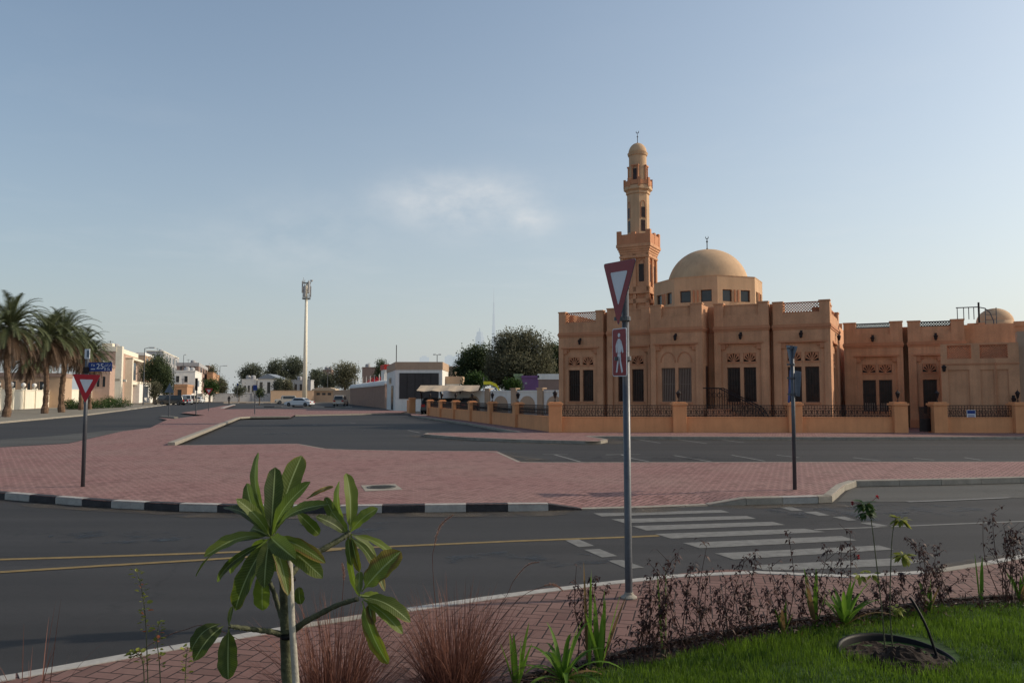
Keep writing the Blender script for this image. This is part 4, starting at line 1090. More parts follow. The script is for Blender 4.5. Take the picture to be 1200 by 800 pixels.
# yellow slide
c = D0(575, 90); t = thing('playground_slide', 'small bright yellow curved playground slide seen over the white wall', 'slide', c)
mb = MB(); z = Z(452, 90)
pts = [(-.8, 0, z + .15), (0, 0, z + .15), (.6, 0, z - .1), (1.0, 0, z - .7), (1.3, 0, .6)]
for (p, q) in zip(pts, pts[1:]):
    p, q = Vector(p), Vector(q); y = Vector((0, .45, 0)); u = Vector((0, 0, .35)); mb.quad(p - y, p + y, q + y, q - y)
    for s in (1, -1): mb.quad(p + y * s, q + y * s, q + y * s + u, p + y * s + u)
mb.build('chute', 'yellow', t)
mb = MB(); mb.tube([(-.8, -.4, 0), (-.8, -.4, z + 1)], .04, 6); mb.tube([(-.8, .4, 0), (-.8, .4, z + 1)], .04, 6); mb.build('ladder', 'steel', t)

# ================================================================== LAMPS, MAST, SKYLINE
def street_lamp(label, px, ybase, ytop, D, arm=1.2, group='street lamps', two=False):
    t = thing('street_lamp', label, 'street lamp', D0(px, D), 0, group); h = Z(ytop, D)
    mb = MB(); mb.tube([(0, 0, 0), (0, 0, 1.2), (0, 0, h)], [.13, .12, .07], 8); mb.tube([(0, 0, h - .05), (arm * .6, 0, h + .12), (arm, 0, h + .1)], .05, 6); 
    if two: mb.tube([(0, 0, h - .05), (-arm * .6, 0, h + .12), (-arm, 0, h + .1)], .05, 6)
    mb.build('pole', 'steel', t)
    for s in ((1, -1) if two else (1,)):
        mb = MB(); mb.box(min(s * arm * .7, s * arm * 1.6), max(s * arm * .7, s * arm * 1.6), -.2, .2, h + .02, h + .2); mb.build('lamp_head', 'greywall', t)
    return t
street_lamp('tall grey street lamp with one arm in front of the dark tree on the left', 168, 471, 408, 150)
street_lamp('thin pale street lamp between the dark tree and the parked cars', 203, 471, 420, 190, .5)
street_lamp('pale street lamp rising in front of the white cube house', 214, 470, 416, 235, .5)
street_lamp('distant street lamp at the end of the street by the orange villa', 257, 470, 429, 240, 1.4)
street_lamp('short street lamp behind the tan wall, right of the telecom mast', 383.5, 470, 437, 215, .4)
street_lamp('thin lamp post between the tree and the white panelled building', 613/1.0, 470, 450, 97, .3)
street_lamp('short double-armed lamp post above the building with charcoal panels', 512, 470, 416, 160, .5, two=True)
# telecom mast
DMt = 205; c = D0(357, DMt); t = thing('telecom_mast', 'very tall white telecom mast with an antenna cage at its top', 'mast', c)
h = Z(326, DMt); hc = Z(350, DMt)
mb = MB(); mb.tube([(0, 0, 0), (0, 0, hc)], [.62, .34], 20); mb.tube([(0, 0, hc), (0, 0, h - 1.2)], .2, 10); mb.build('pole', 'cream', t, smooth=True)
mb = MB(); 
for z in (hc, hc + .3, hc + 2.2, hc + 4.2):
    mb.tube([(1.05 * math.cos(a), 1.05 * math.sin(a), z) for a in [math.pi * k / 8 for k in range(17)]], .05, 5)
for k in range(12): a = math.pi * k / 6; mb.tube([(1.05 * math.cos(a), 1.05 * math.sin(a), hc), (1.05 * math.cos(a), 1.05 * math.sin(a), hc + 1.2)], .04, 4)
for k in range(6): a = math.pi * k / 3; mb.tube([(0, 0, hc), (1.05 * math.cos(a), 1.05 * math.sin(a), hc)], .05, 4); mb.tube([(0, 0, hc + 4.2), (1.05 * math.cos(a), 1.05 * math.sin(a), hc + 4.2)], .05, 4)
mb.build('platform', 'steel', t)
for k in range(6):
    a = R(60 * k + 20); Mx = Matrix.Rotation(a, 4, 'Z'); mb = MB(Mx); mb.box(.85, 1.2, -.2, .2, hc + (1.6 if k % 2 else .6), hc + (4.6 if k % 2 else 3.4)); mb.tube([(1.02, 0, hc), (1.02, 0, hc + 5.0)], .05, 5); mb.build('antenna_panel', 'greywall', t)
mb = MB(); mb.tube([(-.8, 0, hc + 4), (-.85, 0, h + .4)], .05, 5); mb.tube([(.9, 0, hc + 4), (1.3, 0, h - .6)], .06, 5); mb.lathe((1.3, 0, h - .7), [(.0001, 0), (.35, .05), (.35, .4), (.0001, .45)], 10); mb.build('aerial', 'greywall', t)
# far towers, haze painted by their glowing material
DB = 6000
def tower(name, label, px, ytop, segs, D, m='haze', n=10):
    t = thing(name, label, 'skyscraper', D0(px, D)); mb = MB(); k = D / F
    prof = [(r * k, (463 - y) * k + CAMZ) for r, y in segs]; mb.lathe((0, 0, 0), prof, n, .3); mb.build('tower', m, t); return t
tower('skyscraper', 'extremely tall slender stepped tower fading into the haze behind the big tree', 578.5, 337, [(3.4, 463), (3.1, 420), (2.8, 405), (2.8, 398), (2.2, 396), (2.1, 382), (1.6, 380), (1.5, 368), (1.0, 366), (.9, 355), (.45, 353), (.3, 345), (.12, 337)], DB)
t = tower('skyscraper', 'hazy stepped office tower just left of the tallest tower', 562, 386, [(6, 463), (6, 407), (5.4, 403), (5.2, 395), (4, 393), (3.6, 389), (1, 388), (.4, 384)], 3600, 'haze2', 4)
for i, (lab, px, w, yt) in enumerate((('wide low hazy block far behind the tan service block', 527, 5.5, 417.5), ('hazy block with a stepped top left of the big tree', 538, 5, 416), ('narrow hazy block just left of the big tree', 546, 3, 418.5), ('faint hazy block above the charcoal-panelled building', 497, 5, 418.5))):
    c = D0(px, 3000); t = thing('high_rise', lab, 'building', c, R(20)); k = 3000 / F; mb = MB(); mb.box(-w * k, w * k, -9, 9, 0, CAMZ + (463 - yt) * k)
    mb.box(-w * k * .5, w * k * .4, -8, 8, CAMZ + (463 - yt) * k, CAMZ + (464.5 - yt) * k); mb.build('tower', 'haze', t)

# ================================================================== TREES
def crown_mesh(mb, blobs, n, s, rng, asp=.5, per=9, drop=0.0, spread=2.6):
    wts = [b[3] * b[4] * b[5] for b in blobs]; tot = sum(wts)
    for _ in range(n // per):
        r = rng.random() * tot; i = 0
        while r > wts[i]: r -= wts[i]; i += 1
        bx, by, bz, rx, ry, rz = blobs[i]
        d = Vector((rng.gauss(0, 1), rng.gauss(0, 1), rng.gauss(0, 1))).normalized()
        rad = (.35 + .65 * rng.random() ** .45) * rng.uniform(.88, 1.08)
        c = Vector((bx + d.x * rx * rad, by + d.y * ry * rad, bz + d.z * rz * rad))
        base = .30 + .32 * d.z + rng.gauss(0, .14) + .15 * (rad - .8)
        for k in range(per):
            p = c + Vector((rng.gauss(0, 1), rng.gauss(0, 1), rng.gauss(0, .8))) * s * spread * .42
            a = Vector((rng.gauss(0, 1), rng.gauss(0, 1), rng.gauss(0, 1) - drop)).normalized() * s * rng.uniform(.5, 1)
            b = a.cross(Vector((rng.gauss(0, 1), rng.gauss(0, 1), rng.gauss(0, 1)))).normalized() * s * asp
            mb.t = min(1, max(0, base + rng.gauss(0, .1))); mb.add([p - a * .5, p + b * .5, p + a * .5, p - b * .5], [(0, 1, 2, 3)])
def tree(label, px, D, ytop, width_px, n=3500, s=None, m='leaf', seed=1, group=None, ybot=None, blobs=None, cat='tree', name='tree', base_z=0, limbs=5):
    rng = random.Random(seed); c = D0(px, D); k = D / F
    t = thing(name, label, cat, c, 0, group); h = Z(ytop, D); W = width_px * k / 2
    hb = Z(ybot, D) if ybot is not None else h * .25
    if blobs is None:
        blobs = []
        for q in range(8):
            a = rng.uniform(0, 6.28); rr = rng.uniform(.2, .62) * W; rz = (h - hb) * rng.uniform(.24, .34)
            blobs.append((rr * math.cos(a) * 1.0, rr * math.sin(a), rng.uniform(hb + rz * .8, h - rz * .95), W * rng.uniform(.34, .5), W * rng.uniform(.34, .5), rz))
        blobs.append((0, 0, (h + hb) / 2, W * .6, W * .6, (h - hb) / 2.1)); blobs.append((0, 0, h - (h - hb) * .28, W * .4, W * .4, (h - hb) * .27))
    else: blobs = [(bx * k, by * k, Z(bz, D), rx * k, rx * k, rz * k) for bx, by, bz, rx, rz in blobs]
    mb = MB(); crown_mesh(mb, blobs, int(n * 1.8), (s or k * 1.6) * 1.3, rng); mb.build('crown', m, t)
    mb = MB(); tr = max(.08, h * .03)
    mb.tube([(0, 0, -.1), (.05, 0, hb * .5), (0, .05, hb + (h - hb) * .3)], [tr * 1.3, tr, tr * .75], 8)
    for b in blobs[:limbs]:
        mid = Vector((b[0] * .45, b[1] * .45, hb + (b[2] - hb) * .6)); mb.tube([(0, .03, hb * .75 + .1), mid, (b[0], b[1], b[2])], [tr * .6, tr * .4, tr * .15], 6)
    mb.build('trunk', 'bark', t); return t
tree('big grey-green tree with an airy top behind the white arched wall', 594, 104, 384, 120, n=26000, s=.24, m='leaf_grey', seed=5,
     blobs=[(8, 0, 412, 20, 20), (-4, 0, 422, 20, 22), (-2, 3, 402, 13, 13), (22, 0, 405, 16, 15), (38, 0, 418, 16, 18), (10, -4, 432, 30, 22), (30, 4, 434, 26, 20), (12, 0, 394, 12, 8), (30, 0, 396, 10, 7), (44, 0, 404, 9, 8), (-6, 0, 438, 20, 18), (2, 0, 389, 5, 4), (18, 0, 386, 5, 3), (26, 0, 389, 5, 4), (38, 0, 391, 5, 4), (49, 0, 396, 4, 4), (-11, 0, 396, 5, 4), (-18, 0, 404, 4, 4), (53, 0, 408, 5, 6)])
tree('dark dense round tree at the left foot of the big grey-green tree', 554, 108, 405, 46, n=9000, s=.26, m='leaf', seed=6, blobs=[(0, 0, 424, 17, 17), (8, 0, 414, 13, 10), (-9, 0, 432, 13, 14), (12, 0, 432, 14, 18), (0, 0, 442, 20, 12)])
tree('dark tree squeezed between the big tree and the mosque corner', 648, 112, 403, 30, n=5500, s=.26, m='leaf', seed=7, blobs=[(0, 0, 420, 13, 15), (5, 0, 410, 10, 8), (2, 0, 436, 14, 14), (14, 0, 424, 12, 16)])
tree('small bright-leaved tree in front of the dark round tree, above the car shade', 556, 92, 438, 26, n=2500, s=.22, m='leaf_hedge', seed=8, ybot=458, name='small_tree')
tree('rounded green bush over the white arched wall left of the purple building', 602, 92, 444, 22, n=2500, s=.18, m='leaf_hedge', seed=9, ybot=461, cat='bush', name='bush')
tree('tiny shrub on the tan block roof terrace', 521, 104, 435, 9, n=500, s=.2, m='leaf', seed=10, ybot=442, cat='bush', name='bush')
for lab, px, D, yt, w, yb, sd, n, m in (
        ('dark broad tree left of the gabled white house', 294, 275, 425, 34, 452, 11, 3200, 'leaf'),
        ('dark tree with a jagged top left of the telecom mast', 322, 280, 421, 32, 450, 12, 3200, 'leaf'),
        ('tall dark tree directly behind the telecom mast', 341, 285, 417, 34, 450, 13, 3600, 'leaf'),
        ('dark narrow tree just right of the telecom mast', 370, 270, 432, 24, 456, 14, 2200, 'leaf'),
        ('broad olive-green tree behind the tan kiosk', 404, 235, 425, 46, 457, 15, 4200, 'leaf_grey'),
        ('dark tree in front of the distant grey-brown building', 387, 240, 438, 22, 458, 35, 1800, 'leaf'),
        ('dark tree rising left of the red-trimmed block', 447, 160, 421, 22, 452, 16, 2400, 'leaf'),
        ('small clipped conifer bush beside the gabled house', 327, 240, 443, 13, 461, 17, 900, 'leaf'),
        ('small olive bush behind the far tan wall', 337, 235, 445, 13, 459, 18, 900, 'leaf_grey'),
        ('large dark street tree between the gatehouse and the grey block', 181, 172, 415, 42, 455, 19, 5200, 'leaf'),
        ('low dark tree over the wall beside the parked cars', 192, 168, 428, 22, 462, 20, 2200, 'leaf'),
        ('brownish small tree at the foot of the large dark street tree', 181, 165, 446, 14, 468, 21, 1100, 'leaf_grey'),
        ('green street tree in front of the orange villa', 246, 225, 444, 18, 464, 22, 1500, 'leaf_hedge'),
        ('pale green street tree at the far end of the row', 259, 235, 441, 15, 463, 23, 1300, 'leaf_grey'),
        ('round dark bush in front of the far grey wall', 280, 220, 452, 13, 464, 24, 700, 'leaf'),
        ('brown round tree top above the orange villa', 247, 320, 427, 12, 445, 25, 700, 'leaf_grey'),
        ('thin young street tree on the paved island left of the white car', 304, 150, 455, 9, 466, 26, 450, 'leaf')):
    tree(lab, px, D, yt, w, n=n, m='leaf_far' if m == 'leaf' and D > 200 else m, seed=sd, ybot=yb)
# red flowering climber behind the ribbed wall
mb = MB(); rng = random.Random(5); crown_mesh(mb, [(x, 0, 3.9 + .3 * math.sin(x), 1.6, 1, .7) for x in range(-8, 9, 2)], 1500, .3, rng)
a0, a1 = G(411, 473.6), G(452, 478.4); rd = thing('flowering_hedge', 'red flowering hedge showing above the scalloped peach wall', 'hedge', (a0 + a1) / 2 + Vector((1.5, 3, 0)), math.atan2((a1 - a0).y, (a1 - a0).x)); mb.build('foliage', 'leaf_red', rd)
mb = MB(); 
for x in range(-8, 9, 2): mb.tube([(x, 0, 0), (x, 0, 3.6)], .05, 5)
mb.build('stem', 'bark', rd)
# hedge in front of the left wall
for lab, pa, pb, y0, hh, sd in (('low ragged green hedge between the third palm and the street sign', 76, 112, 480, 1.0, 3), ('rounded green hedge right of the yield sign in front of the cream wall', 112, 146, 478.6, 1.25, 4)):
    a, b = G(pa, y0), G(pb, y0 - 1.2); L = (b - a).length; t = thing('hedge', lab, 'hedge', a, math.atan2((b - a).y, (b - a).x)); rng = random.Random(sd)
    mb = MB(); crown_mesh(mb, [(L * (q + .5) / 7, rng.uniform(-.3, .3), hh * rng.uniform(.4, .75), L / 9, 1.0, hh * .6) for q in range(7)], 4200, .2, rng); mb.build('foliage', 'leaf_hedge', t)
    mb = MB()
    for q in range(7): mb.tube([(L * (q + .5) / 7, 0, 0), (L * (q + .5) / 7, 0, hh * .6)], .04, 5)
    mb.build('stem', 'bark', t)

# ---- date palms
def palm_proto(h, seed, ls=2.9):
    rng = random.Random(seed); t = thing('date_palm', 'x', 'palm tree')
    mb = MB(); n = 16; pts = [(.12 * math.sin(i * .4), .08 * math.sin(i * .55), (h - 1.0) * i / n) for i in range(n + 1)]
    mb.tube(pts, [(.25 if i else .38) + (.05 if i % 2 else 0) + (.1 if i == 1 else 0) + (.1 * max(0, i - 13) / 3) for i in range(n + 1)], 10)
    for k in range(230):      # old leaf bases
        z = rng.uniform(.5, h - .9); a = k * 2.4; r = .25; d = Vector((math.cos(a), math.sin(a), 0)); p = Vector((0, 0, z)) + d * r + Vector((.12 * math.sin(z * 16 / h * .4), 0, 0)); sd = Vector((-d.y, d.x, 0)) * .07
        mb.add([p - sd, p + sd, p + d * .09 + Vector((0, 0, .16))], [(0, 1, 2)])
    mb.build('trunk', 'palmbark', t)
    def fronds(nm, m, cnt, e0, e1, L0, L1, droop, leafn=30, wid=.075, top=h - .9, t0=.5):
        mb = MB()
        for f in range(cnt):
            az = f * 2.39996 + rng.uniform(-.3, .3); el = e0 + (e1 - e0) * (f / max(1, cnt - 1)) + rng.uniform(-.12, .12); L = rng.uniform(L0, L1)
            d = Vector((math.cos(az) * math.cos(el), math.sin(az) * math.cos(el), math.sin(el))); p = Vector((.1, 0, top + rng.uniform(-.1, .35))); pts = [p.copy()]; st = L / 12
            for i in range(12):
                d = (d + Vector((0, 0, -droop * (.4 + i * .16) / 12 * 1.6))).normalized(); p = p + d * st; pts.append(p.copy())
            mb.t = .6; mb.tube(pts, [.035 * (1 - i / 13) + .006 for i in range(13)], 4, cap=False)
            bt = t0 + rng.gauss(0, .15)
            for i in range(leafn * 2):
                sgn = 1 if i % 2 else -1; u = .14 + .86 * (i / (leafn * 2)); q = u * 12; i0 = min(11, int(q)); c = pts[i0].lerp(pts[i0 + 1], q - i0); ax = (pts[i0 + 1] - pts[i0]).normalized()
                sd = ax.cross(Vector((0, 0, 1))); sd = sd.normalized() if sd.length > .05 else Vector((1, 0, 0)); up = sd.cross(ax)
                ll = .62 * math.sin(math.pi * min(1, .18 + u * .78)) + .12
                tip = c + (ax * .62 + sd * sgn * .68 + up * .32 + Vector((0, 0, -.18))).normalized() * ll * rng.uniform(.85, 1.1)
                w = ax * wid * .5; mb.t = min(1, max(0, bt + rng.gauss(0, .12))); mb.add([c - w, c + w, tip], [(0, 1, 2)])
        return mb.build(nm, m, t)
    fronds('fronds', 'leaf_palm', 68, 1.35, -.2, ls * .85, ls * 1.15, .85, wid=.10)
    fronds('dead_fronds', 'leaf_deadpalm', 54, .0, -1.2, ls * .75, ls * 1.02, .75, leafn=24, wid=.11, top=h - 1.2)
    mb = MB(); mb.t = .5
    for k in range(8):
        az = k * .8; d = Vector((math.cos(az), math.sin(az), 0)); mb.tube([Vector((0, 0, h - 1)), Vector((0, 0, h - .6)) + d * .5, Vector((0, 0, h - 1.2)) + d * .9], [.03, .025, .012], 5)
    mb.build('fruit_stalk', 'stake', t); return t
pp = palm_proto(9.2, 4, 4.0)
palms = [('foremost date palm at the left edge with a sloping bare trunk', 8, 67, .98, 0), ('second date palm from the left, with thick brown dead fronds', 53, 80, 1.0, 1.1), ('third date palm, standing at the left end of the hedge', 73, 85, 1.05, 2.4),
         ('date palm behind the yield sign, leaning fronds reaching right', 96, 99, .98, 3.6), ('small date palm half hidden between the first two trunks', 30, 112, .86, 4.4), ('rear date palm beside the hedge, right of the yield sign', 105, 104, .88, 5.0), ('short shaggy date palm directly behind the white wall', 40, 122, .80, .7), ('date palm cut by the left frame edge', -22, 82, 1.0, 2.0)]
for i, (lab, px, D, sc, rz) in enumerate(palms):
    sc *= .92
    c = D0(px, D, .03)
    o = pp if i == 0 else dup(pp, c, rz, lab); o.location = c; o.rotation_euler.z = rz; o.scale = (sc,) * 3; o['label'] = lab; o['group'] = 'date palms along the left street'
for px, D in ((8, 67), (53, 80)):
    pass

# ================================================================== CARS
def car(label, loc, rz, L=4.6, W=1.8, H=1.45, paint='carwhite', kind='saloon', group='parked cars'):
    t = thing('parked_car', label, 'car', loc, rz, group); h = L / 2; g = .22
    if kind == 'saloon':
        low = [(-h, .45), (-h + .05, .85), (-h + .9, .95), (h - 1.25, .93), (h - .3, .78), (h, .6), (h - .02, .3), (h - .4, g), (-h + .3, g), (-h, .3)]
        cab = [(-h + .65, .94), (-h + 1.35, H - .06), (-h + 1.9, H), (.35, H), (.7, H - .06), (h - 1.25, .92)]
    else:
        low = [(-h, .5), (-h + .03, 1.0), (-h + .3, 1.05), (h - 1.2, 1.05), (h - .2, .98), (h, .75), (h - .02, .35), (h - .4, g + .08), (-h + .3, g + .08), (-h, .35)]
        cab = [(-h + .05, 1.04), (-h + .3, H - .08), (-h + .6, H), (.5, H), (.75, H - .08), (h - 1.2, 1.04)]
    mb = MB(); w = W / 2
    mb.prism(low, lambda a, b: (a, -w + .05 * (b > .9), b), lambda a, b: (a, w - .05 * (b > .9), b))
    tp = lambda b: .14 * (b - .94) / (H - .94)
    mb.prism(cab, lambda a, b: (a, -w + .08 + tp(b), b), lambda a, b: (a, w - .08 - tp(b), b)); mb.build('body', paint, t, bevel=.05)
    z0, z1 = cab[0][1] + .06, H - .12
    def q(u, v): return (cab[0][0] + .32 + (cab[-1][0] - cab[0][0] - .64) * u, v)
    xl0, xl1 = cab[0][0] + .3, cab[-1][0] - .35; xt0, xt1 = cab[1][0] + .18, cab[-2][0] - .05
    for s in (1, -1):
        mb = MB(); pts = [(xl0, z0), (xl1, z0), (xt1, z1), (xt0, z1)]
        mb.add([(a, s * (w - .065 - tp(b)), b) for a, b in pts], [(0, 1, 2, 3)]); mb.build('side_window', 'pane', t)
    mb = MB(); a0, a1 = cab[-1], cab[-2]
    for f in (0, 1):
        p, r = (cab[-1], cab[-2]) if f == 0 else (cab[0], cab[1]); o = .03 if f == 0 else -.03
        m2 = MB(); m2.add([(p[0] * .85 + r[0] * .15 + o, -w + .2, p[1] * .85 + r[1] * .15 + .01), (p[0] * .85 + r[0] * .15 + o, w - .2, p[1] * .85 + r[1] * .15 + .01), (p[0] * .1 + r[0] * .9 + o, w - .3, p[1] * .1 + r[1] * .9 + .01), (p[0] * .1 + r[0] * .9 + o, -w + .3, p[1] * .1 + r[1] * .9 + .01)], [(0, 1, 2, 3)]); m2.build('windscreen' if f == 0 else 'rear_window', 'pane', t)
    rw = .33 if kind == 'saloon' else .38
    for sx in (-h + .85, h - .85):
        for s in (1, -1):
            Mx = Matrix.Translation((sx, s * (w - .1), rw)) @ Matrix.Rotation(R(90), 4, 'X'); mb = MB(Mx)
            mb.lathe((0, 0, -.12), [(rw * .6, 0), (rw, .02), (rw, .22), (rw * .6, .24)], 20); wh = mb.build('wheel', 'rubber', t)
            mb = MB(Mx); mb.lathe((0, 0, -.13), [(rw * .62, 0), (rw * .62, .26)], 14); mb.build('rim', 'steel', wh)
    for s in (1, -1):
        mb = MB(); mb.box(-h - .015, -h + .2, s * w * .72 - .18, s * w * .72 + .18, .62 if kind == 'saloon' else .75, .8 if kind == 'saloon' else 1.0); mb.build('tail_lamp', 'lampred', t)
        mb = MB(); mb.box(h - .25, h + .012, s * w * .7 - .2, s * w * .7 + .2, .58, .72); mb.build('headlight', 'lampglass', t)
    mb = MB(); mb.box(-h - .02, -h - .003, -.26, .26, .5, .62); mb.build('number_plate', 'signwhite', t)
    return t
car('white saloon car parked side-on on the far apron', D0(351, 134), R(168), 4.7)
car('beige off-road car parked behind the white saloon', D0(335, 170), R(205), 4.4, 1.85, 1.8, 'carsilver', 'suv')
car('silver off-road car seen from behind near the ribbed wall', D0(399.5, 138), R(92), 4.6, 1.9, 1.85, 'carsilver', 'suv')
car('black off-road car in the left street in front of the gatehouse tree', D0(203, 150), R(172), 5.0, 1.95, 1.85, 'carblack', 'suv')
car('black pickup-like car at the left end of the parked row', D0(193, 158), R(150), 4.8, 1.95, 1.9, 'carblack', 'suv')
car('white off-road car seen from behind beside the black one', D0(219.5, 160), R(108), 4.7, 1.95, 1.95, 'carwhite', 'suv')
car('grey off-road car behind the white off-road car', D0(226, 178), R(100), 4.6, 1.9, 1.9, 'carsilver', 'suv')
car('white saloon car, last of the row in the left street', D0(233, 190), R(100), 4.5, 1.85, 1.5, 'carwhite', 'saloon')
for k, (px, lab) in enumerate(((507, 'dark car under the left part of the beige shade'), (526, 'dark saloon in the middle under the beige shade'), (548, 'dark car under the right end of the beige shade'))):
    car(lab, D0(px, 77.5), R(90 + 5 * k), 4.5, 1.85, 1.6, 'carblack', 'suv' if k != 1 else 'saloon', 'cars under the beige shade')

# ---- person on the far street
def person(px, D):
    t = thing('person', 'person in dark clothes walking on the far street, seen from behind', 'person', D0(px, D, .02))
    J = {'pel': (0, 0, .95), 'sp': (0, 0, 1.15), 'ch': (0, 0, 1.38), 'nk': (0, 0, 1.52), 'hd': (0, -.01, 1.62), 'ht': (0, -.01, 1.74)}
    for s, n in ((1, 'r'), (-1, 'l')):
        J.update({'hp' + n: (s * .1, 0, .92), 'kn' + n: (s * .11, -s * .1, .5), 'an' + n: (s * .11, -s * .02 + .08, .08), 'to' + n: (s * .12, -s * .02 - .12, .04),
                  'sh' + n: (s * .19, 0, 1.42), 'el' + n: (s * .25, s * .06, 1.14), 'wr' + n: (s * .26, s * .02 - .04, .9), 'ha' + n: (s * .26, s * .02 - .06, .8)})
    rad = {'pel': .14, 'sp': .13, 'ch': .15, 'nk': .06, 'hd': .09, 'ht': .07, 'hp': .1, 'kn': .065, 'an': .045, 'to': .04, 'sh': .07, 'el': .045, 'wr': .032, 'ha': .035}
    E = [('pel', 'sp'), ('sp', 'ch'), ('ch', 'nk'), ('nk', 'hd'), ('hd', 'ht')]
    for n in 'rl': E += [('pel', 'hp' + n), ('hp' + n, 'kn' + n), ('kn' + n, 'an' + n), ('an' + n, 'to' + n), ('ch', 'sh' + n), ('sh' + n, 'el' + n), ('el' + n, 'wr' + n), ('wr' + n, 'ha' + n)]
    ks = list(J); me = bpy.data.meshes.new('body'); me.from_pydata([J[k] for k in ks], [(ks.index(a), ks.index(b)) for a, b in E], [])
    o = bpy.data.objects.new('body', me); COL.objects.link(o); o.parent = t; me.materials.append(M['cloth'])
    sk = o.modifiers.new('skin', 'SKIN')
    try:
        if not me.skin_vertices: me.attributes.new
        lay = me.skin_vertices[0].data
        for i, k in enumerate(ks): r = rad.get(k, rad.get(k[:2], .05)); lay[i].radius = (r, r); lay[i].use_root = (k == 'pel')
    except Exception:
        # no skin layer: build the body from tapered joined tubes in one mesh
        o.modifiers.clear(); mb = MB()
        for a, b in E:
            ra, rb_ = rad.get(a, rad.get(a[:2], .05)), rad.get(b, rad.get(b[:2], .05)); mb.tube([J[a], J[b]], [ra, rb_], 10)
        mb.lathe((0, -.01, 1.52), [(.0001, 0), (.08, .05), (.1, .12), (.08, .2), (.0001, .24)], 12)
        bpy.data.objects.remove(o); o = mb.build('body', 'cloth', t)
    else:
        o.modifiers.new('sub', 'SUBSURF').levels = 1; o.modifiers['sub'].render_levels = 2
    mb = MB(); mb.lathe((0, -.01, 1.62), [(.0001, -.02), (.093, .0), (.1, .06), (.08, .12), (.0001, .155)], 12); mb.build('hair', 'iron', t)
    mb = MB(); mb.lathe((0, -.035, 1.58), [(.0001, -.04), (.06, .0), (.078, .05), (.05, .1), (.0001, .12)], 12); mb.build('face', 'skin', t)
person(268.5, 160)
# ================================================================== ROAD SIGNS
def bar(mb, p, q, r, n=10): mb.tube([p, q], r, n)
def plate_frame(tl, tr, bl):
    """matrix of a sign plate: x across, z up (down-pointing apex handled by caller), y into the plate"""
    x = (tr - tl).normalized(); z0 = (tl - bl); z = (z0 - x * z0.dot(x)).normalized(); y = z.cross(x)
    Mx = Matrix((x, y, z)).transposed().to_4x4(); Mx.translation = tl; return Mx
def tri_plate(par, Mx, w, h, matr, matw, th=.004, lean=0.0, back='steel_back', ring=.15):
    def rnd(c0, c1, c2, r):
        out = []; cs = [Vector(c) for c in (c0, c1, c2)]
        for i in range(3):
            p, a, b = cs[i], cs[i - 1], cs[(i + 1) % 3]; d0 = (a - p).normalized(); d1 = (b - p).normalized()
            s = p + d0 * r; e = p + d1 * r
            for k in range(5): u = k / 4; out.append(tuple((s.lerp(p, u)).lerp(p.lerp(e, u), u)))
        return out
    T0 = [(0, 0), (w, 0), (w / 2, -h)]; cx, cz = w / 2, -h / 3
    def sc(k): return [(cx + (a - cx) * k, cz + (b - cz) * k) for a, b in T0]
    mb = MB(Mx); mb.prism(rnd(*sc(1), .035), lambda a, b: (a, 0, b), lambda a, b: (a, th, b)); o = mb.build('triangle_plate', back, par)
    mb = MB(Mx); mb.prism(rnd(*sc(.985), .033), lambda a, b: (a, -.0015, b), lambda a, b: (a, -.0005, b)); mb.build('red_border', matr, o)
    mb = MB(Mx); mb.prism(rnd(*sc(1 - ring * 3.3), .02), lambda a, b: (a, -.003, b), lambda a, b: (a, -.002, b)); mb.build('white_field', matw, o)
def clamp(par, p, r): 
    mb = MB(); mb.lathe(p, [(r + .008, -.02), (r + .012, -.015), (r + .012, .015), (r + .008, .02)], 14); mb.box(p[0] - .1, p[0] - .02, p[1] - .012, p[1] + .012, p[2] - .016, p[2] + .016); mb.build('clamp', 'steel', par)
# --- near sign post
base = G(737, 700, .12); t = thing('sign_post', 'tall grey post with an angled yield triangle above a red pedestrian plate', 'road sign', base)
top = P(732.5, 338, base.y + .02) - base
def onp(z): return Vector((top.x * z / top.z, top.y * z / top.z, z))
mb = MB(); mb.tube([(0, 0, -.05), (0, 0, 0), top], [.032, .032, .030], 24); mb.lathe((top.x, top.y, top.z - .003), [(.038, 0), (.038, .02), (.02, .035), (.0001, .036)], 16)
mb.build('pole', 'steel', t, smooth=False).data.polygons.foreach_set('use_smooth', [True] * 0) if False else None
o = [c for c in kids(t)][0] if kids(t) else mb.build('pole', 'steel', t)
for p in o.data.polygons: p.use_smooth = len(p.vertices) == 4
mb = MB(); mb.lathe((0, 0, 0), [(.07, 0), (.07, .01), (.04, .03), (.037, .05)], 20); mb.build('collar', 'kerb', t)
Dn = base.y
tl, tr, bt = P(707, 309.5, Dn + .16), P(745.5, 302.5, Dn - .34), P(727, 382, Dn - .09)
x = (tr - tl); w = x.length; mid = (tl + tr) / 2; zax = (mid - bt); h = zax.length
xn = x.normalized(); zn = (zax - xn * zax.dot(xn)).normalized(); yn = zn.cross(xn)
Mx = Matrix((xn, yn, zn)).transposed().to_4x4(); Mx.translation = tl - base
tri_plate(t, Mx, w, h, 'signred_dim', 'signwhite', ring=.145)
tl, tr, bl = P(717.5, 385.5, Dn + .10), P(734, 383.5, Dn - .12), P(718.5, 441, Dn + .10)
Mx = plate_frame(tl - base, tr - base, bl - base); w = (tr - tl).length; h = (tl - bl).length
def rrect(x0, x1, z0, z1, r):
    out = []
    for cx, cz, a0 in ((x1 - r, z1 - r, 0), (x0 + r, z1 - r, 90), (x0 + r, z0 + r, 180), (x1 - r, z0 + r, 270)):
        for k in range(4): a = R(a0 + 30 * k); out.append((cx + r * math.cos(a), cz + r * math.sin(a)))
    return out
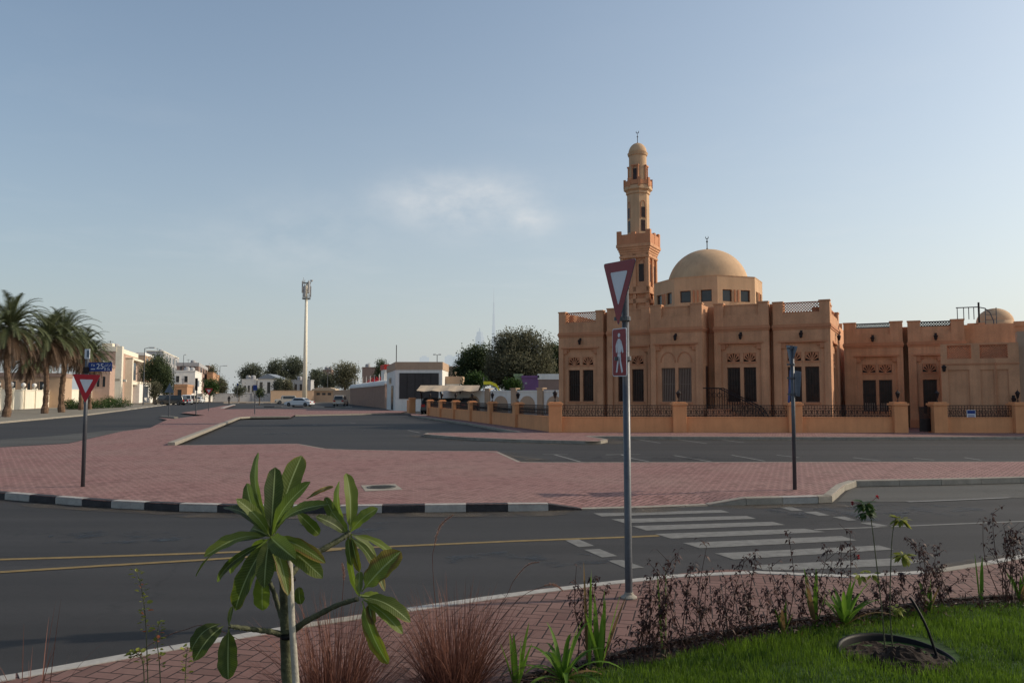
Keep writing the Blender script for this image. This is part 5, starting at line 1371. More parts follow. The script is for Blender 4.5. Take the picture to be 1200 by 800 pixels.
def plate(par, nm, Mx, x0, x1, z0, z1, y0, y1, m, r=.02): mb = MB(Mx); mb.prism(rrect(x0, x1, z0, z1, r), lambda a, b: (a, y0, b), lambda a, b: (a, y1, b)); return mb.build(nm, m, par)
pt = plate(t, 'pedestrian_plate', Mx, 0, w, -h, 0, 0, .004, 'signwhite')
plate(pt, 'red_field', Mx, .008, w - .008, -h + .008, -.008, -.0015, -.0005, 'signred_dim', .016)
def figure(Mx, w, h, m='signwhite', par=None):     # walking pedestrian pictogram
    mb = MB(Mx); X = lambda u: w * u; Zz = lambda v: -h * v; f0 = lambda a, b: (a, -.0035, b); f1 = lambda a, b: (a, -.002, b)
    mb.prism([(X(.5) + w * .085 * math.cos(R(30 * k)), Zz(.145) + h * .045 * math.sin(R(30 * k))) for k in range(12)], f0, f1)
    for poly in ([(.42, .22), (.56, .22), (.64, .27), (.66, .48), (.58, .52), (.40, .52), (.34, .30)],
                 [(.36, .25), (.42, .24), (.34, .38), (.36, .50), (.28, .51), (.25, .37)], [(.60, .25), (.66, .27), (.76, .40), (.80, .50), (.72, .52), (.66, .42)],
                 [(.40, .525), (.52, .525), (.46, .70), (.36, .92), (.26, .92), (.35, .70)], [(.49, .525), (.60, .525), (.64, .70), (.76, .90), (.66, .93), (.54, .72)]):
        mb.prism([(X(a), Zz(b)) for a, b in poly][::-1], f0, f1)
    return mb.build('pedestrian_figure', m, par)
figure(Mx, w, h, par=pt)
for z in (2.05, 2.4, 2.75): clamp(t, tuple(onp(z)), .034)

# --- left sign post with street name
base = G(97, 570, .12); t = thing('sign_post', 'grey post on the red paving with a yield triangle and a blue street name plate', 'road sign', base); Dl = base.y; k = Dl / F
zt = (P(101.5, 410, Dl) - base).z
mb = MB(); mb.tube([(0, 0, 0), (0, 0, zt)], [.036, .035], 18); mb.lathe((0, 0, zt), [(.037, 0), (.02, .02), (.0001, .022)], 14); o = mb.build('pole', 'steel', t)
for p in o.data.polygons: p.use_smooth = len(p.vertices) == 4
tl, tr, bt = P(85, 438, Dl - .07), P(118.5, 439, Dl - .05), P(100, 472.5, Dl - .06)
xn = (tr - tl).normalized(); w = (tr - tl).length; zax = ((tl + tr) / 2 - bt); h = zax.length; zn = (zax - xn * zax.dot(xn)).normalized(); yn = zn.cross(xn)
Mx = Matrix((xn, yn, zn)).transposed().to_4x4(); Mx.translation = tl - base; tri_plate(t, Mx, w, h, 'signred', 'signwhite', ring=.16)
# street name plate
z0 = (P(105, 435, Dl) - base).z; z1 = (P(105, 424.5, Dl) - base).z; x0 = .03; x1 = (P(131.5, 430, Dl) - base).x
Mx = Matrix.Identity(4)
sp = plate(t, 'street_name_plate', Mx, x0, x1, z0, z1, -.012, .0, 'signblue', .008)
def text(par, s, x, y, z, size, m, rot=(R(90), 0, 0), nm='lettering', align='CENTER'):
    cu = bpy.data.curves.new(nm, 'FONT'); cu.body = s; cu.size = size; cu.extrude = .0008; cu.align_x = align; cu.align_y = 'CENTER'
    ob = bpy.data.objects.new(nm, cu); COL.objects.link(ob); ob.location = (x, y, z); ob.rotation_euler = rot; cu.materials.append(M[m]); ob.parent = par
    dg = bpy.context.evaluated_depsgraph_get(); me = bpy.data.meshes.new_from_object(ob.evaluated_get(dg)); me.name = nm
    o2 = bpy.data.objects.new(nm, me); COL.objects.link(o2); o2.location = ob.location; o2.rotation_euler = rot; o2.parent = par; bpy.data.objects.remove(ob); return o2
cx = (x0 + x1) / 2; cz = (z0 + z1) / 2
text(sp, '25', cx, -.0145, cz + .005, .15, 'signwhite'); text(sp, 'B St', x1 - .09, -.0145, cz - .045, .07, 'signwhite'); text(sp, 'شارع', x1 - .09, -.0145, cz + .035, .075, 'signwhite'); text(sp, '٢٥', x0 + .09, -.0145, cz + .03, .07, 'signwhite')
for q in (-.03,): mb = MB(); mb.box(x0 + .05, x0 + .13, -.0145, -.0125, cz - .05, cz - .035); mb.build('underline', 'signwhite', sp)
z0 = (P(101, 420.5, Dl) - base).z; z1 = (P(101, 409, Dl) - base).z; xx = (P(108.5, 415, Dl) - base).x
Mx = Matrix.Translation((0, 0, 0)) @ Matrix.Rotation(R(-18), 4, 'Z')
ap = plate(t, 'area_plate', Mx, -.02, xx * 1.05, z0, z1, -.05, -.04, 'signwhite', .01)
mb = MB(Mx); mb.box(.035, xx - .01, -.053, -.051, z0 + .03, z1 - .03); mb.build('blue_mark', 'steel_back', ap)
text(ap, '318', xx * .55, -.065, (z0 + z1) / 2, .05, 'signwhite', rot=(R(90), 0, R(-18)))
mb = MB(); mb.box(-.05, .05, -.045, .045, (P(101, 437, Dl) - base).z, (P(101, 430, Dl) - base).z); mb.build('bracket', 'iron', t)

# --- right sign post seen from the back
base = G(931.5, 573.5, .12); t = thing('sign_post', 'grey post by the white kerb end with blue-backed sign plates seen from behind', 'road sign', base); Dr = base.y
top = P(928, 405, Dr) - base
mb = MB(); mb.tube([(0, 0, 0), top], [.036, .035], 18); o = mb.build('pole', 'steel', t)
for p in o.data.polygons: p.use_smooth = len(p.vertices) == 4
tl, tr, bt = P(922.5, 404, Dr + .25), P(936, 405.5, Dr - .27), P(929.5, 431, Dr - .03)
xn = (tr - tl).normalized(); w = (tr - tl).length; zax = ((tl + tr) / 2 - bt); h = zax.length; zn = (zax - xn * zax.dot(xn)).normalized(); yn = zn.cross(xn)
Mx = Matrix((xn, yn, zn)).transposed().to_4x4(); Mx.translation = tl - base + Vector((-.0, .05, 0))
mF = Mx @ Matrix.Translation((w, 0.0, 0)) @ Matrix.Rotation(R(180), 4, 'Z'); tri_plate(t, mF, w, h, 'signred', 'signwhite', ring=.16)
tl, tr, bl = P(925.5, 433.5, Dr + .16), P(936, 435.5, Dr - .16), P(925.5, 472, Dr + .16)
Mx = plate_frame(tl - base, tr - base, bl - base); pp_ = plate(t, 'plate', Mx, 0, (tr - tl).length, -(tl - bl).length * .75, 0, .05, .054, 'steel_back')
plate(t, 'side_plate', Mx, -.06, .02, -(tl - bl).length, 0, .03, .034, 'signblue', .01)
plate(pp_, 'red_field', Mx, .01, (tr - tl).length - .01, -(tl - bl).length * .74, -.01, .0545, .0555, 'signred')
for z in (1.75, 2.05, 2.3, 2.6): clamp(t, (top.x * z / top.z, top.y * z / top.z, z), .036)

# --- small far signs
def small_sign(label, px, yb, yt, kind, z=.12):
    b = G(px, yb, z); D = b.y; t = thing('sign_post', label, 'road sign', b, 0, 'small road signs along the left street'); h = Z(yt, D) - z
    mb = MB(); mb.tube([(0, 0, 0), (0, 0, h)], .05, 8); mb.build('pole', 'steel', t)
    if kind == 'tri_back':
        mb = MB(); mb.prism([(-.4, h - .75), (.4, h - .75), (0, h)], lambda a, b: (a, -.06, b), lambda a, b: (a, -.05, b)); mb.build('triangle_plate', 'steel_back', t)
    elif kind == 'yield':
        tri_plate(t, Matrix.Translation((-.45, -.08, h)), .9, .8, 'signred', 'signwhite', ring=.16)
    elif kind == 'narrow': mb = MB(); mb.box(-.12, .12, -.07, -.05, h - 1.1, h); mb.build('plate', 'iron', t)
    else: mb = MB(); mb.box(-.18, .18, -.07, -.05, h - .5, h); mb.build('plate', 'signblue', t)
small_sign('thin sign post with a triangle seen from behind on the paving tip', 198, 488, 449, 'tri_back')
small_sign('thin post with a narrow dark plate, second sign along the street', 229.5, 486, 443, 'narrow')
small_sign('small red and white yield sign far down the left street', 244.5, 481.5, 455, 'yield')
small_sign('thin post with a small plate at the far car park corner', 298.5, 485, 451, 'plate')
small_sign('thin post with a small plate near the end wall of the street', 278, 472, 449, 'plate')

# ================================================================== NEAR PLANTS
mleaf, tt, bb = newmat('frangipani_leaf')
def at(nm): a = tt.n('ShaderNodeAttribute'); a.attribute_name = nm; return a.outputs['Fac']
ti, ac, al = at('tint'), at('across'), at('along')
nz = tt.noise(coords(tt, False), 30, 4)
c = tt.mix(tt.m('POWER', ti, 1.3), (.004, .009, .003), (.15, .19, .028))  # near-black end of the greens paints backlit shade into the leaves
c = tt.mix(tt.ramp(nz, .45, .75, 0, .25), c, (.13, .17, .04))
ven = tt.m('SINE', tt.m('MULTIPLY', tt.m('SUBTRACT', al, tt.m('MULTIPLY', ac, .10)), 150.0))
c = tt.mix(tt.ramp(ven, .75, 1.0, 0, .35), c, (.16, .24, .08))
c = tt.mix(tt.ramp(tt.noise(coords(tt, False), 55, 5, .7), .66, .72, 0, .7), c, (.05, .03, .012))
c = tt.mix(tt.ramp(ac, .10, .03, 0, .8), c, (.28, .34, .15))
ed = tt.m('ADD', tt.m('ADD', ac, tt.m('MULTIPLY', al, .9)), tt.m('MULTIPLY', nz, .55))
at_d = at('dry'); c = tt.mix(tt.ramp(tt.m('ADD', ed, at_d), 2.12, 2.30), c, (.085, .03, .012))
c = tt.mix(tt.ramp(tt.m('ADD', ed, tt.m('MULTIPLY', at_d, .6)), 1.95, 2.2, 0, .5), c, (.25, .22, .03))
tt.l(c, bb.inputs['Base Color']); bb.inputs['Roughness'].default_value = .48; bb.inputs['Specular IOR Level'].default_value = .28
tt.l(tt.bump(ven, .25, .002), bb.inputs['Normal'])
tr_ = tt.n('ShaderNodeBsdfTranslucent'); tt.l(tt.mix(.5, c, (.22, .36, .03)), tr_.inputs[0]); mx = tt.n('ShaderNodeMixShader'); mx.inputs[0].default_value = .38
tt.l(bb.outputs[0], mx.inputs[1]); tt.l(tr_.outputs[0], mx.inputs[2]); tt.l(mx.outputs[0], mleaf.node_tree.nodes['Material Output'].inputs[0])
M['frangi'] = mleaf
def big_leaf(mb, base, tip, W, face=None, droop=.12, tint=.4, fold=.25, dry=0.0, rng=random, pet=.12):
    base, tip = Vector(base), Vector(tip); L = (tip - base).length; ax = (tip - base) / L
    f = Vector(face) if face else Vector((0, -1, .5)); f = (f - ax * f.dot(ax)).normalized(); sd = ax.cross(f)
    NA, NC = 16, 6; vs = []; fs = []; tn = []; ac = []; al = []; dr = []
    ph = rng.uniform(0, 6)
    for i in range(NA + 1):
        s = i / NA
        if s < pet: w = .0028
        else:
            u = (s - pet) / (1 - pet); w = W * .5 * ((1 - abs(2 * u ** .80 - 1) ** 2.6) ** .62 * (.62 + .38 * u) if 0 < u < 1 else 0) * 1.08 + .0028
            w *= 1 + .05 * math.sin(s * 21 + ph)
        c = base + ax * L * s + f * droop * L * (math.sin(math.pi * s) * .9) 
        for j in range(NC + 1):
            q = (j / NC - .5) * 2
            p = c + sd * w * q + f * abs(q) * w * fold + f * .03 * W * math.sin(s * 26 + ph + q * 2) * abs(q)
            vs.append(p); tn.append(tint); ac.append(abs(q)); al.append(s); dr.append(dry * 2.0)
    for i in range(NA):
        for j in range(NC): o = i * (NC + 1) + j; fs.append((o, o + 1, o + NC + 2, o + NC + 1))
    o = len(mb.v); mb.add(vs, fs); mb.tint[o:] = tn
    for k, v in (('across', ac), ('along', al), ('dry', dr)): mb.at.setdefault(k, []).extend(v)
DF = 3.55; kx = DF / F
base = G(343, 800, .14); base = D0(345, DF, .14)
fr = thing('frangipani_tree', 'young frangipani tree with broad green leaves tied to a pale stake, left foreground', 'tree', base)
zq = lambda x, y, d=0.0: P(200 + x / 2.76, 510 + y / 2.76, DF + d) - base
def curve(pts, n=6):
    out = []
    for i in range(len(pts) - 1):
        p0 = pts[max(0, i - 1)]; p1, p2 = pts[i], pts[i + 1]; p3 = pts[min(len(pts) - 1, i + 2)]
        for k in range(n): u = k / n; out.append(.5 * ((2 * p1) + (p2 - p0) * u + (2 * p0 - 5 * p1 + 4 * p2 - p3) * u * u + (3 * p1 - p0 - 3 * p2 + p3) * u ** 3))
    out.append(pts[-1]); return out
mb = MB(); pts = curve([Vector((0.02, .03, 0)), zq(400, 900, .05), zq(378, 780, .04), zq(372, 600, .03), zq(368, 470, 0), zq(350, 400, 0), zq(328, 335, -.02)])
mb.tube(pts, [.030 - .010 * i / len(pts) + .0015 * math.sin(i * 2.1) for i in range(len(pts))], 12); mb.build('trunk', 'branch', fr, smooth=True)
mb = MB(); pts = [Vector((.06, .0, -.03)), zq(415, 900, -.04), zq(405, 800, -.04), zq(392, 600, -.04), zq(384, 400, -.04)]; mb.tube(pts, [.0155, .0155, .015, .014, .0135], 14); mb.build('stake', 'stake', fr, smooth=True)
mb = MB()
for y in (655, 470): p = zq(380, y, 0); mb.lathe(p, [(.032, 0), (.034, .004), (.034, .01), (.032, .014)], 14)
mb.build('tie', 'blackplastic', fr)
def branch(L, r0, r1, nm='branch'):
    mb = MB(); p = curve([zq(*q) for q in L]); mb.tube(p, [r0 + (r1 - r0) * i / len(p) + .0012 * math.sin(i * 1.9) for i in range(len(p))], 10)
    for k in range(2, len(p) - 1): 
        q = p[k] + Vector((random.uniform(-1, 1), -1, random.uniform(-1, 1))).normalized() * (r0 * .8); mb.lathe(q, [(.0001, -.003), (.005, 0), (.0001, .004)], 6)
    mb.build(nm, 'branch', fr, smooth=True)
branch([(378, 650, .03), (330, 635, .0), (285, 629, -.04), (235, 622, -.10), (190, 616, -.14)], .014, .008)
branch([(388, 640, .03), (430, 605, .0), (480, 578, -.03), (540, 548, -.06), (605, 528, -.08)], .015, .010)
branch([(372, 470, .0), (410, 425, .05), (450, 392, .10), (510, 358, .14), (560, 328, .18), (578, 312, .2)], .015, .012)
branch([(368, 615, .02), (350, 560, .06), (335, 510, .08), (318, 470, .10), (300, 430, .12)], .012, .009)
DnV = Vector((0, -1, .55))
def cluster(items, nm='leaf_cluster', cen=None):
    mb = MB()
    for it in items:
        (bx, by, bd), (tx_, ty_, td), W, tint = it[:4]; o = it[4] if len(it) > 4 else {}
        if cen and math.hypot(bx - cen[0], by - cen[1]) < cen[3]: bx, by, bd = bx * .25 + cen[0] * .75, by * .25 + cen[1] * .75, bd * .25 + cen[2] * .75
        big_leaf(mb, zq(bx, by, bd), zq(tx_, ty_, td), W * .96 * kx / 2.76, tint=tint, **o)
    mb.build(nm, 'frangi', fr, smooth=True)
cluster([((322, 315, .0), (338, 103, .10), 64, .12, dict(face=(.3, -1, .1))), ((345, 310, .08), (283, 55, .32), 42, .55, dict(face=(-.6, -1, .3))), ((372, 300, .15), (424, 66, .30), 78, .5, dict(face=(.1, -1, .2), dry=.1)),
    ((375, 250, .2), (380, 120, .3), 60, .95, {}), ((312, 315, -.02), (246, 155, .12), 54, .35, dict(face=(-.5, -1, .3))), ((312, 320, -.05), (212, 205, -.12), 42, .62, dict(face=(.6, -1, .8))), ((335, 320, -.05), (452, 150, -.08), 58, .28, dict(face=(-.7, -1, .5))),
    ((345, 318, -.08), (512, 222, -.22), 54, .13, dict(face=(-.3, -.8, 1), droop=.14)), ((300, 325, -.05), (108, 392, -.22), 58, .72, dict(face=(0, -.6, 1), droop=.15)), ((300, 318, .1), (172, 232, .18), 50, .12, dict(face=(.5, -.6, 1))),
    ((290, 340, .08), (82, 455, .16), 44, .14, dict(face=(0, -.4, 1), droop=.16)), ((300, 345, .02), (208, 565, .0), 76, .12, dict(face=(-.4, -1, .2), droop=.08, dry=.12)), ((316, 340, -.08), (303, 492, -.16), 62, .2, dict(face=(.1, -1, .3), droop=.14)),
    ((330, 340, -.08), (380, 517, -.18), 42, .75, dict(face=(.6, -1, .3), dry=.32)), ((322, 330, -.14), (404, 400, -.26), 62, .25, dict(face=(-.3, -1, .6))), ((370, 330, -.04), (500, 412, -.12), 46, .7, dict(face=(.3, -1, .8), dry=.35)),
    ((360, 340, -.08), (492, 460, -.12), 62, .55, dict(face=(.3, -1, .5))), ((300, 430, .1), (297, 565, .12), 60, .8, dict(face=(0, -1, .1), droop=.06)), ((270, 375, .15), (150, 472, .22), 30, .12, {}), ((255, 375, .12), (190, 440, .2), 46, .8, {}),
    ((400, 240, .16), (480, 320, .25), 42, .35, {}), ((440, 205, .2), (526, 165, .28), 14, .08, dict(dry=.6)), ((415, 490, .03), (420, 545, .02), 34, .1, dict(pet=.02)), ((350, 300, .1), (395, 180, .26), 60, .6, dict(face=(.1, -1, .1))), ((322, 325, .02), (262, 300, .1), 50, .15, {}), ((322, 335, .0), (345, 240, .05), 60, .3, {}), ((322, 340, .05), (262, 400, .15), 46, .3, {}), ((325, 335, .05), (350, 440, .1), 54, .1, {})], cen=(324, 328, 0, 75))
cluster([((575, 318, .2), (568, 122, .30), 52, .75, dict(face=(.7, -1, .1), fold=.5)), ((566, 318, .2), (545, 148, .35), 44, .95, dict(face=(-.8, -.7, .2))), ((580, 310, .2), (670, 235, .22), 52, .9, dict(face=(-.2, -.9, .8))), ((560, 320, .22), (500, 200, .28), 42, .5, dict(face=(-.4, -1, .4))),
    ((540, 330, .16), (470, 262, .12), 40, .2, dict(face=(.3, -.9, .8))), ((568, 322, .18), (520, 245, .2), 34, .85, {}), ((570, 350, .16), (692, 503, .02), 34, .45, dict(face=(.6, -.8, .9), droop=.16, dry=.3)), ((600, 325, .2), (742, 412, .16), 34, .8, dict(face=(.3, -.5, 1), droop=.14)),
    ((600, 335, .22), (612, 520, .22), 28, .9, dict(face=(-.6, -1, .1))), ((595, 330, .24), (665, 400, .3), 36, .5, dict(face=(.3, -.6, 1))), ((596, 318, .18), (610, 440, .18), 26, .1, dict(dry=.6)), ((560, 335, .2), (585, 420, .16), 26, .35, {})], cen=(578, 318, .2, 45))
cluster([((618, 505, -.06), (745, 375, .02), 98, .7, dict(face=(-.6, -1, .3), dry=.4, droop=.06)), ((615, 522, -.08), (775, 603, -.15), 58, .45, dict(face=(.2, -.6, 1), droop=.15, dry=.12)), ((622, 530, -.1), (750, 640, -.18), 38, .85, dict(face=(.2, -.8, .9))), 
    ((620, 535, -.1), (703, 738, -.14), 50, .7, dict(face=(-.3, -1, .2), dry=.42, droop=.12)), ((640, 540, -.1), (655, 612, -.15), 30, .1, dict(dry=.6)), ((612, 515, -.08), (680, 530, -.02), 34, .95, {}), ((610, 520, -.08), (612, 440, .0), 26, .6, {})])
cluster([((165, 607, -.14), (66, 695, -.22), 50, .12, dict(face=(0, -.6, 1), droop=.25)), ((172, 615, -.15), (75, 728, -.26), 50, .14, dict(face=(.4, -.6, 1), droop=.25)), ((188, 622, -.14), (186, 788, -.20), 64, .1, dict(face=(.1, -1, .2), droop=.04)), ((188, 612, -.14), (200, 552, -.10), 12, .3, {})])

# ---- fountain grass clumps
def blades(mb, n, R0, L0, L1, w, rng, spread=1.0, tl=(.1, .9), droop=.6, seg=5, c=(0, 0, 0)):
    for k in range(n):
        a = rng.uniform(0, 6.283); r = R0 * math.sqrt(rng.random()); p = Vector((c[0] + r * math.cos(a), c[1] + r * math.sin(a), c[2])); L = rng.uniform(L0, L1)
        th = abs(rng.gauss(0, .42)) * spread; a2 = a + rng.gauss(0, .5); d = Vector((math.cos(a2) * math.sin(th), math.sin(a2) * math.sin(th), math.cos(th))); sd = Vector((-math.sin(a2), math.cos(a2), 0)) ; sd = (sd + Vector((rng.gauss(0, .4), rng.gauss(0, .4), 0))).normalized()
        vs = []; dr = droop * rng.choice((.5, .9, 1.6, 2.6)) * rng.uniform(.7, 1.3); mb.t = min(1, max(0, rng.uniform(*tl)))
        for i in range(seg + 1):
            ww = w * (1 - i / seg) ** .6 * .5 if i < seg else .0003
            vs += [p - sd * ww, p + sd * ww]; d = (d + Vector((math.cos(a2) * .5, math.sin(a2) * .5, -.6)) * dr * (i + 1) / seg / seg).normalized(); p = p + d * L / seg
        mb.add(vs, [(2 * i, 2 * i + 1, 2 * i + 3, 2 * i + 2) for i in range(seg)])
def clump(label, px, py, z, n, L0, L1, seed, R0=.09, spread=1.0, name='fountain_grass'):
    b = G(px, py, z); t = thing(name, label, 'ornamental grass', b, 0, 'purple fountain grass clumps'); rng = random.Random(seed)
    mb = MB(); blades(mb, n, R0, L0, L1, .0058, rng, spread); mb.build('blades', 'reed', t)
    return t, b
g1, b1 = clump('largest purple-brown fountain grass clump, centre foreground', 530, 812, .13, 950, .32, .66, 1, .15, 1.9)
g2, b2 = clump('purple-brown fountain grass clump directly right of the frangipani stake', 392, 840, .13, 800, .34, .68, 2, .14, 1.9)
clump('sparse wispy fountain grass in the left foreground corner', 40, 850, .13, 16, .4, .7, 3, .1, 1.2)
def plume(par, b, pxs, r, m='seed', seed=1):
    D = b.y; rng = random.Random(seed); pts = curve([P(x, y, D + d) - b for x, y, d in pxs], 10); nstalk = int(len(pts) * .6)
    mb = MB(); mb.t = .3; mb.tube(pts, .0016, 5); mb.build('seed_stalk', 'reed', par)
    mb = MB()
    for i in range(nstalk, len(pts) - 1):
        u = (i - nstalk) / (len(pts) - nstalk)
        for k in range(16):
            p = pts[i].lerp(pts[i + 1], rng.random()); ax = (pts[i + 1] - pts[i]).normalized(); dd = (ax * .8 + Vector((rng.gauss(0, 1), rng.gauss(0, 1), rng.gauss(0, 1))) * .45).normalized() * r * (.5 + math.sin(math.pi * min(1, u + .1)))
            s = dd.cross(Vector((rng.gauss(0, 1), rng.gauss(0, 1), 1))).normalized() * .0013; mb.t = rng.random(); mb.add([p - s, p + s, p + dd], [(0, 1, 2)])
    mb.build('seed_plume', m, par)
plume(g1, b1, [(528, 800, 0), (512, 720, 0), (507, 660, 0), (509, 640, 0), (516, 616, 0), (531, 603, 0)], .014, seed=1)
plume(g1, b1, [(545, 790, 0), (575, 740, .05), (610, 700, .1), (636, 687, .1), (650, 685, .1), (660, 692, .1)], .014, seed=2)
plume(g1, b1, [(540, 790, 0), (560, 745, 0), (592, 700, 0), (602, 680, 0), (618, 662, 0), (632, 658, 0)], .008, seed=3)
plume(g2, b2, [(392, 830, 0), (398, 740, -.02), (402, 690, 0), (403, 672, 0), (401, 660, 0)], .012, seed=4)
plume(g2, b2, [(372, 830, 0), (330, 780, -.1), (250, 735, -.1), (215, 738, -.1), (180, 752, -.1), (150, 775, -.1)], .004, seed=5)

# ---- weedy shoots with round yellow-red leaves, left foreground
def shoots(label, stems, D, seed, name='leafy_weed', lm='leaf_shoot', ls=.020, dens=1.0, z=.13, cat='plant', redtip=False):
    rng = random.Random(seed); b = D0(stems[0][0][0], D, z); t = thing(name, label, cat, b)
    mb = MB(); lf = MB()
    for st in stems:
        pts = curve([P(x, y, D + (q[0] if q else 0)) - b for x, y, *q in st], 8); mb.t = .4; mb.tube(pts, [.003 * (1 - .6 * i / len(pts)) for i in range(len(pts))], 5)
        i0 = int(len(pts) * .35)
        for i in range(i0, len(pts)):
            for q in range(2):
                if rng.random() > dens: continue
                a = rng.uniform(0, 6.28); d = Vector((math.cos(a), math.sin(a), rng.uniform(-.1, .6))).normalized(); p = pts[i] + d * .012; L = ls * rng.uniform(.6, 1.3); s = d.cross(Vector((rng.gauss(0, .5), rng.gauss(0, .5), 1))).normalized() * L * .33; f = s.cross(d).normalized() * L * .12
                lf.t = rng.uniform(.2, .9) if rng.random() > .1 else .97
                lf.add([p, p + d * L * .3 + s + f, p + d * L * .7 + s * .9 + f, p + d * L, p + d * L * .7 - s * .9 + f, p + d * L * .3 - s + f, p + d * L * .5], [(0, 6, 1), (1, 6, 2), (2, 6, 3), (3, 6, 4), (4, 6, 5), (5, 6, 0)])
    mb.build('stem', 'branch', t); lf.build('leaves', lm, t); return t
shoots('weedy shoots with small round yellow and reddish leaves left of the frangipani', [[(175, 850), (172, 760, .0), (170, 720, .02), (166, 690, 0), (160, 668, 0)], [(190, 850), (187, 780), (184, 750), (186, 730)], [(170, 850), (168, 780), (160, 765), (152, 768)]], 3.6, 5, dens=1.0, ls=.024)
shoots('short weed shoot with reddish leaves under the lowest frangipani branch', [[(215, 850), (217, 800), (218, 775), (220, 757)]], 3.8, 6, dens=.7, ls=.024)

# ---- the bed along the lawn: dark dry-looking shrubs
def dark_shrub(label, px, py, ytop, seed, nst=2, spread=.10, lean=0.0):
    b = G(px, py, .15); D = b.y; rng = random.Random(seed); H = Z(ytop, D) - .15
    t = thing('dark_shrub', label, 'shrub', b, 0, 'dark-leaved shrubs along the lawn edge'); mb = MB(); lf = MB()
    for s in range(nst):
        h = H * (1 if s == 0 else rng.uniform(.55, .92)); a = rng.uniform(0, 6.28); ln = rng.uniform(.02, spread) ; top = Vector((math.cos(a) * ln + lean, math.sin(a) * ln * .6, h)); b0 = Vector((rng.uniform(-.04, .04), rng.uniform(-.03, .03), 0))
        mid = b0.lerp(top, .5) + Vector((rng.gauss(0, .035), rng.gauss(0, .035), 0)); pts = curve([b0, mid, top], 10); mb.t = .4; mb.tube(pts, [.0042 * (1 - .7 * i / len(pts)) for i in range(len(pts))], 5)
        tw = []
        for i in range(5, len(pts)):
            if rng.random() < .36:
                a = rng.uniform(0, 6.28); d = Vector((math.cos(a), math.sin(a), .9)).normalized(); e = pts[i] + d * rng.uniform(.04, .13); mb.tube([pts[i], e], [.002, .001], 4); tw.append((pts[i], e))
        for i in range(int(len(pts) * .22), len(pts)):
            for q in range(int(rng.uniform(.4, 2.4) * (.15 + 1.0 * i / len(pts)))):
                p = pts[i] + Vector((rng.gauss(0, .004), rng.gauss(0, .004), rng.uniform(-.02, .02)))
                tw.append((p, p))
        for p0, p1 in tw:
            for q in range(2 if p0 == p1 else 5):
                p = p0.lerp(p1, rng.random()); a = rng.uniform(0, 6.28); d = Vector((math.cos(a), math.sin(a), rng.uniform(-.5, .5))).normalized(); L = rng.uniform(.028, .062); sd = d.cross(Vector((0, 0, 1))).normalized() * L * .17; md = p + d * L * .55 + Vector((0, 0, .006)); tip = p + d * L - Vector((0, 0, L * .35))
                lf.t = rng.random(); lf.add([p, md + sd, tip, md - sd], [(0, 1, 2, 3)])
    mb.build('stem', 'drystem', t); lf.build('leaves', 'leaf_purple', t)
ords = ['first', 'second', 'third', 'fourth', 'fifth', 'sixth', 'seventh', 'eighth', 'ninth', 'tenth', 'eleventh', 'twelfth', 'thirteenth', 'fourteenth', 'fifteenth', 'sixteenth', 'seventeenth', 'eighteenth', 'nineteenth', 'twentieth', 'twenty-first', 'twenty-second', 'twenty-third', 'twenty-fourth', 'twenty-fifth', 'twenty-sixth', 'twenty-seventh', 'twenty-eighth', 'twenty-ninth', 'thirtieth', 'thirty-first', 'thirty-second', 'thirty-third', 'thirty-fourth', 'thirty-fifth', 'thirty-sixth']
srs = [(673, 775, 690, 1), (686, 778, 658, 2), (697, 776, 682, 1), (742, 772, 690, 2), (750, 775, 652, 2), (763, 776, 700, 2), (768, 770, 668, 2), (781, 772, 695, 2), (792, 764, 660, 2), (803, 762, 645, 2), (812, 764, 636, 2), (822, 760, 668, 2), (833, 758, 690, 2), (840, 756, 655, 2), (852, 754, 672, 3), (862, 752, 690, 2), (872, 750, 648, 2), (884, 748, 668, 2), (900, 744, 690, 3), (918, 738, 628, 2), (930, 738, 668, 2), (957, 734, 640, 3), (975, 733, 672, 2), (994, 728, 620, 2), (1008, 727, 690, 2), (1030, 726, 662, 2), (1046, 724, 680, 3), (1062, 722, 636, 3), (1076, 720, 668, 2), (1090, 716, 628, 2), (1104, 712, 660, 3), (1120, 710, 640, 2), (1172, 706, 606, 4), (1185, 706, 600, 4), (1196, 704, 620, 3), (1214, 704, 612, 3)]
for i, (px, py, yt, ns) in enumerate(srs): dark_shrub(f'{ords[i]} thin dark-leaved shrub counted from the left along the lawn edge', px, py, yt, 100 + i, ns, spread=.24)
# low brown undergrowth at their feet
mb = MB(); rng = random.Random(8)
for k in range(1500):
    px = rng.uniform(700, 1210); u = (px - 700) / 510; py = 778 - 72 * u ** .8 + rng.gauss(0, 5); p = G(px, py, .15) + Vector((0, 0, rng.random() ** 2 * .13)); a = Vector((rng.gauss(0, 1), rng.gauss(0, 1), rng.gauss(0, 1))).normalized() * rng.uniform(.01, .035); b = a.cross(Vector((rng.gauss(0, 1), rng.gauss(0, 1), rng.gauss(0, 1)))).normalized() * .005
    mb.t = rng.random(); mb.add([p - a, p + b, p + a, p - b], [(0, 1, 2, 3)])
tag(mb.build('undergrowth', 'leaf_purple'), 'low tangled brown undergrowth at the feet of the dark shrubs', 'undergrowth', kind='stuff')

